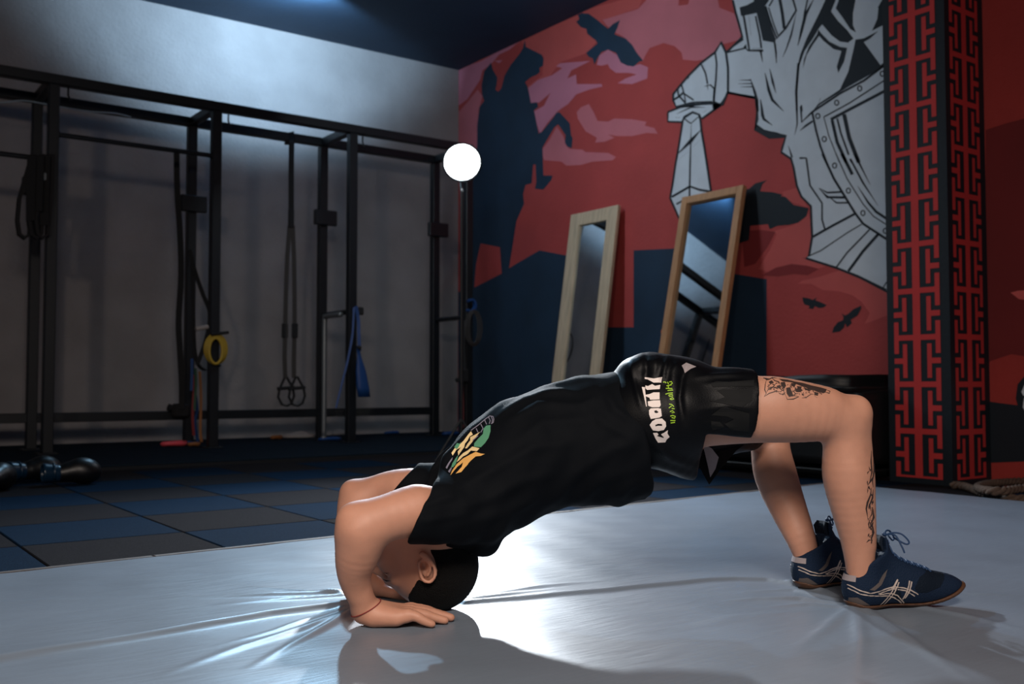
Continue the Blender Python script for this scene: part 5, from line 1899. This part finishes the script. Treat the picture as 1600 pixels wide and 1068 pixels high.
cz = lambda pts: SL(T(1310, 830, 7.619, pts))


def build_shoe(loc, rot):
    up = obj('shoe', UV, UF, 'shoe', person, True)
    up.location = loc
    up.rotation_euler = (0, 0, rot)
    obj('sole', LV, LF, 'gum', up, True)
    for sgn in (-1, 1):
        tw = (0.1, sgn * 1.0, 0.05)
        p = Paint()
        for q in ([(75, 600), (170, 650), (280, 680), (380, 665), (480, 640), (600, 620), (720, 635), (800, 660), (900, 715)], [(75, 640), (170, 690), (260, 705), (400, 715), (520, 720), (600, 745), (680, 790), (750, 840)],
                  [(380, 690), (520, 655), (620, 640)], [(400, 700), (540, 690), (640, 720), (760, 825)], [(640, 650), (740, 665), (860, 735)]):
            p.stroke(cz(q), 0.0027, 0, 0)
        for q in ([(655, 540), (560, 680), (440, 830)], [(665, 570), (600, 680), (490, 830)], [(650, 545), (600, 610), (560, 640)], [(795, 555), (760, 660), (715, 770)], [(820, 565), (790, 660), (740, 760)]):
            p.stroke(cz(q), 0.0032, 0, 1)
        p.build('side_stripes', side_map(sgn, 0.0008), ['silver'], up, maxlen=0.006, jump=0.02, toward=tw)
        p = Paint()
        p.poly(cz([(850, 640), (930, 520), (1060, 470), (1090, 400), (1330, 430), (1330, 520), (1200, 640), (1000, 700), (900, 690)]), 0)
        p.poly(cz([(600, 640), (680, 680), (700, 770), (560, 740)]), 0)
        p.build('mesh_panel', side_map(sgn, 0.0005), ['shoe_dark'], up, maxlen=0.008, jump=0.02, toward=tw)
        p = Paint()
        p.poly(cz([(85, 750), (150, 735), (240, 790), (320, 840), (280, 870), (150, 865), (95, 810)]), 0)
        p.poly(cz([(270, 640), (380, 570), (470, 480), (540, 420), (510, 500), (430, 590), (330, 650)]), 0)
        p.build('suede_panel', side_map(sgn, 0.0005), ['shoe_grey'], up, maxlen=0.006, jump=0.02, toward=tw)
    # heel tab, wrapping round the back
    tb_, fb_ = [], []
    for k in range(13):
        t = math.pi * (0.78 + 0.44 * k / 12)
        for zz_ in (0.064, 0.077):
            dv = Vector((math.cos(t), math.sin(t), 0))
            hit = ubvh.ray_cast(Vector((0.046, 0, zz_)) + dv * 0.2, -dv)
            q = hit[0] if hit[0] is not None else Vector((0.046, 0, zz_)) + dv * 0.04
            tb_.append(q + dv * 0.0012)
    fb_ = [(2 * k, 2 * k + 2, 2 * k + 3, 2 * k + 1) for k in range(12)]
    obj('heel_tab', tb_, fb_, 'lining', up)
    # tongue standing above the laces
    b = MB()
    tg = [(0.094, 0.105), (0.084, 0.128), (0.079, 0.148), (0.083, 0.161)]
    v, f = [], []
    for x, z in tg:
        wd = 0.024 if z < 0.15 else 0.018
        for y in (-wd, -wd * 0.5, 0, wd * 0.5, wd):
            v.append((x + 0.006 - 9 * y * y, y, z))
            v.append((x - 9 * y * y, y, z + 0.002))
    for i in range(3):
        for k in range(4):
            a = i * 10 + k * 2
            f.append((a, a + 2, a + 12, a + 10))
            f.append((a + 1, a + 11, a + 13, a + 3))
    for i in range(3):
        for a in (i * 10, i * 10 + 8):
            f.append((a, a + 10, a + 11, a + 1))
    for k in range(4):
        a = 30 + k * 2
        f.append((a, a + 2, a + 3, a + 1))
        f.append((k * 2, k * 2 + 1, k * 2 + 3, k * 2 + 2))
    obj('tongue', v, f, 'shoe_dark', up, True)
    # laces: crossings over the instep and a bow
    b = MB()

    def top(x, y):
        hit = ubvh.ray_cast(Vector((x, y, 0.3)), Vector((0, 0, -1)))
        return (hit[0] if hit[0] is not None else Vector((x, y, 0.1))) + Vector((0, 0, 0.002))
    for k in range(7):
        x = 0.098 + 0.0155 * k
        for s in (-1, 1):
            b.tube([top(x + 0.010 * t, s * (-0.019 + 0.038 * t)) for t in (0, 0.25, 0.5, 0.75, 1)], 0.0021, 6)
    q = top(0.098, 0.0)
    for s in (-1, 1):
        b.tube(smooth_path([q, q + Vector((0.012, s * 0.014, 0.008)), q + Vector((0.028, s * 0.026, 0.006)), q + Vector((0.042, s * 0.032, -0.010)), q + Vector((0.036, s * 0.028, -0.016)), q + Vector((0.016, s * 0.010, -0.003))], 5), 0.0021, 6)
        b.tube(smooth_path([q, q + Vector((0.014, s * 0.020, 0.004)), q + Vector((0.022, s * 0.036, -0.020)), q + Vector((0.026, s * 0.040, -0.034))], 5), 0.0019, 6)
    b.lathe([(0.003, -0.004), (0.006, 0), (0.003, 0.004)], q + Vector((0, 0, 0.003)), (0, 0, 1), 8)
    b.build('laces', 'lace', up, True)
    return up


hn = C(1321, 947, 2.292)
build_shoe((hn[0] - BASE[0], hn[1] - BASE[1], 0.001), math.radians(9))
hf = C(1243, 913, 2.515)
build_shoe((hf[0] - BASE[0], hf[1] - BASE[1], 0.001), math.radians(20))

# ------------------------------------------------------------------ boxing gloves on the floor
Gf = Field((-0.16, -0.12, -0.01), (0.20, 0.12, 0.20), 0.005)
Gf.ell((0.055, 0, 0.075), (0.090, 0.066, 0.068), None, 0.03)
Gf.ell((0.085, 0, 0.060), (0.070, 0.060, 0.055), None, 0.03)
Gf.cone((-0.03, 0, 0.065), (-0.075, 0, 0.062), 0.050, 0.042, 0.03)
Gf.cone((0.0, 0.055, 0.070), (0.085, 0.066, 0.062), 0.026, 0.024, 0.012)
Gf.keep(lambda x, y, z: 0.0 - z + 0 * x + 0 * y, 0.006)
GV, GF = Gf.mesh(2)
Cf = Field((-0.20, -0.09, -0.01), (0.0, 0.09, 0.16), 0.005)
Cf.cone((-0.070, 0, 0.064), (-0.135, 0, 0.068), 0.047, 0.054, 0.01)
Cf.cone((-0.120, 0, 0.068), (-0.20, 0, 0.070), 0.040, 0.046, 0.006, sub=True)
Cf.keep(lambda x, y, z: 0.004 - z + 0 * x + 0 * y, 0.006)
Cf.keep(lambda x, y, z: -x - 0.142 + 0 * y + 0 * z, 0.004)
CV, CF = Cf.mesh(2)
g_me = c_me = s_me = None
sb = MB()
sb.tube([(-0.088, 0.050 * math.cos(t), 0.066 + 0.051 * math.sin(t)) for t in np.linspace(-0.6, math.pi + 0.6, 20)], 0.006, 6)
for px, py, rot, label in ((52, 753, 0.3, 'left one of two black boxing gloves lying together on the rubber floor'), (110, 757, 0.0, 'right one of two black boxing gloves lying together on the rubber floor'), (-8, 768, 1.0, 'black boxing glove cut by the left picture edge')):
    c = G(px, py, FZ)
    r = thing('boxing_glove', (c.x, c.y, FZ + 0.001), label, 'boxing glove', 'boxing gloves on the rubber floor', rotz=rot)
    if g_me is None:
        a = obj('mitt', GV, GF, 'leather', r, True)
        b_ = obj('cuff', CV, CF, 'glove_sheen', r, True)
        c_ = sb.build('wrist_strap', 'glove_sheen', r, True)
        g_me, c_me, s_me = a.data, b_.data, c_.data
    else:
        for nm, me in (('mitt', g_me), ('cuff', c_me), ('wrist_strap', s_me)):
            o = bpy.data.objects.new(nm, me)
            COL.objects.link(o)
            o.parent = r
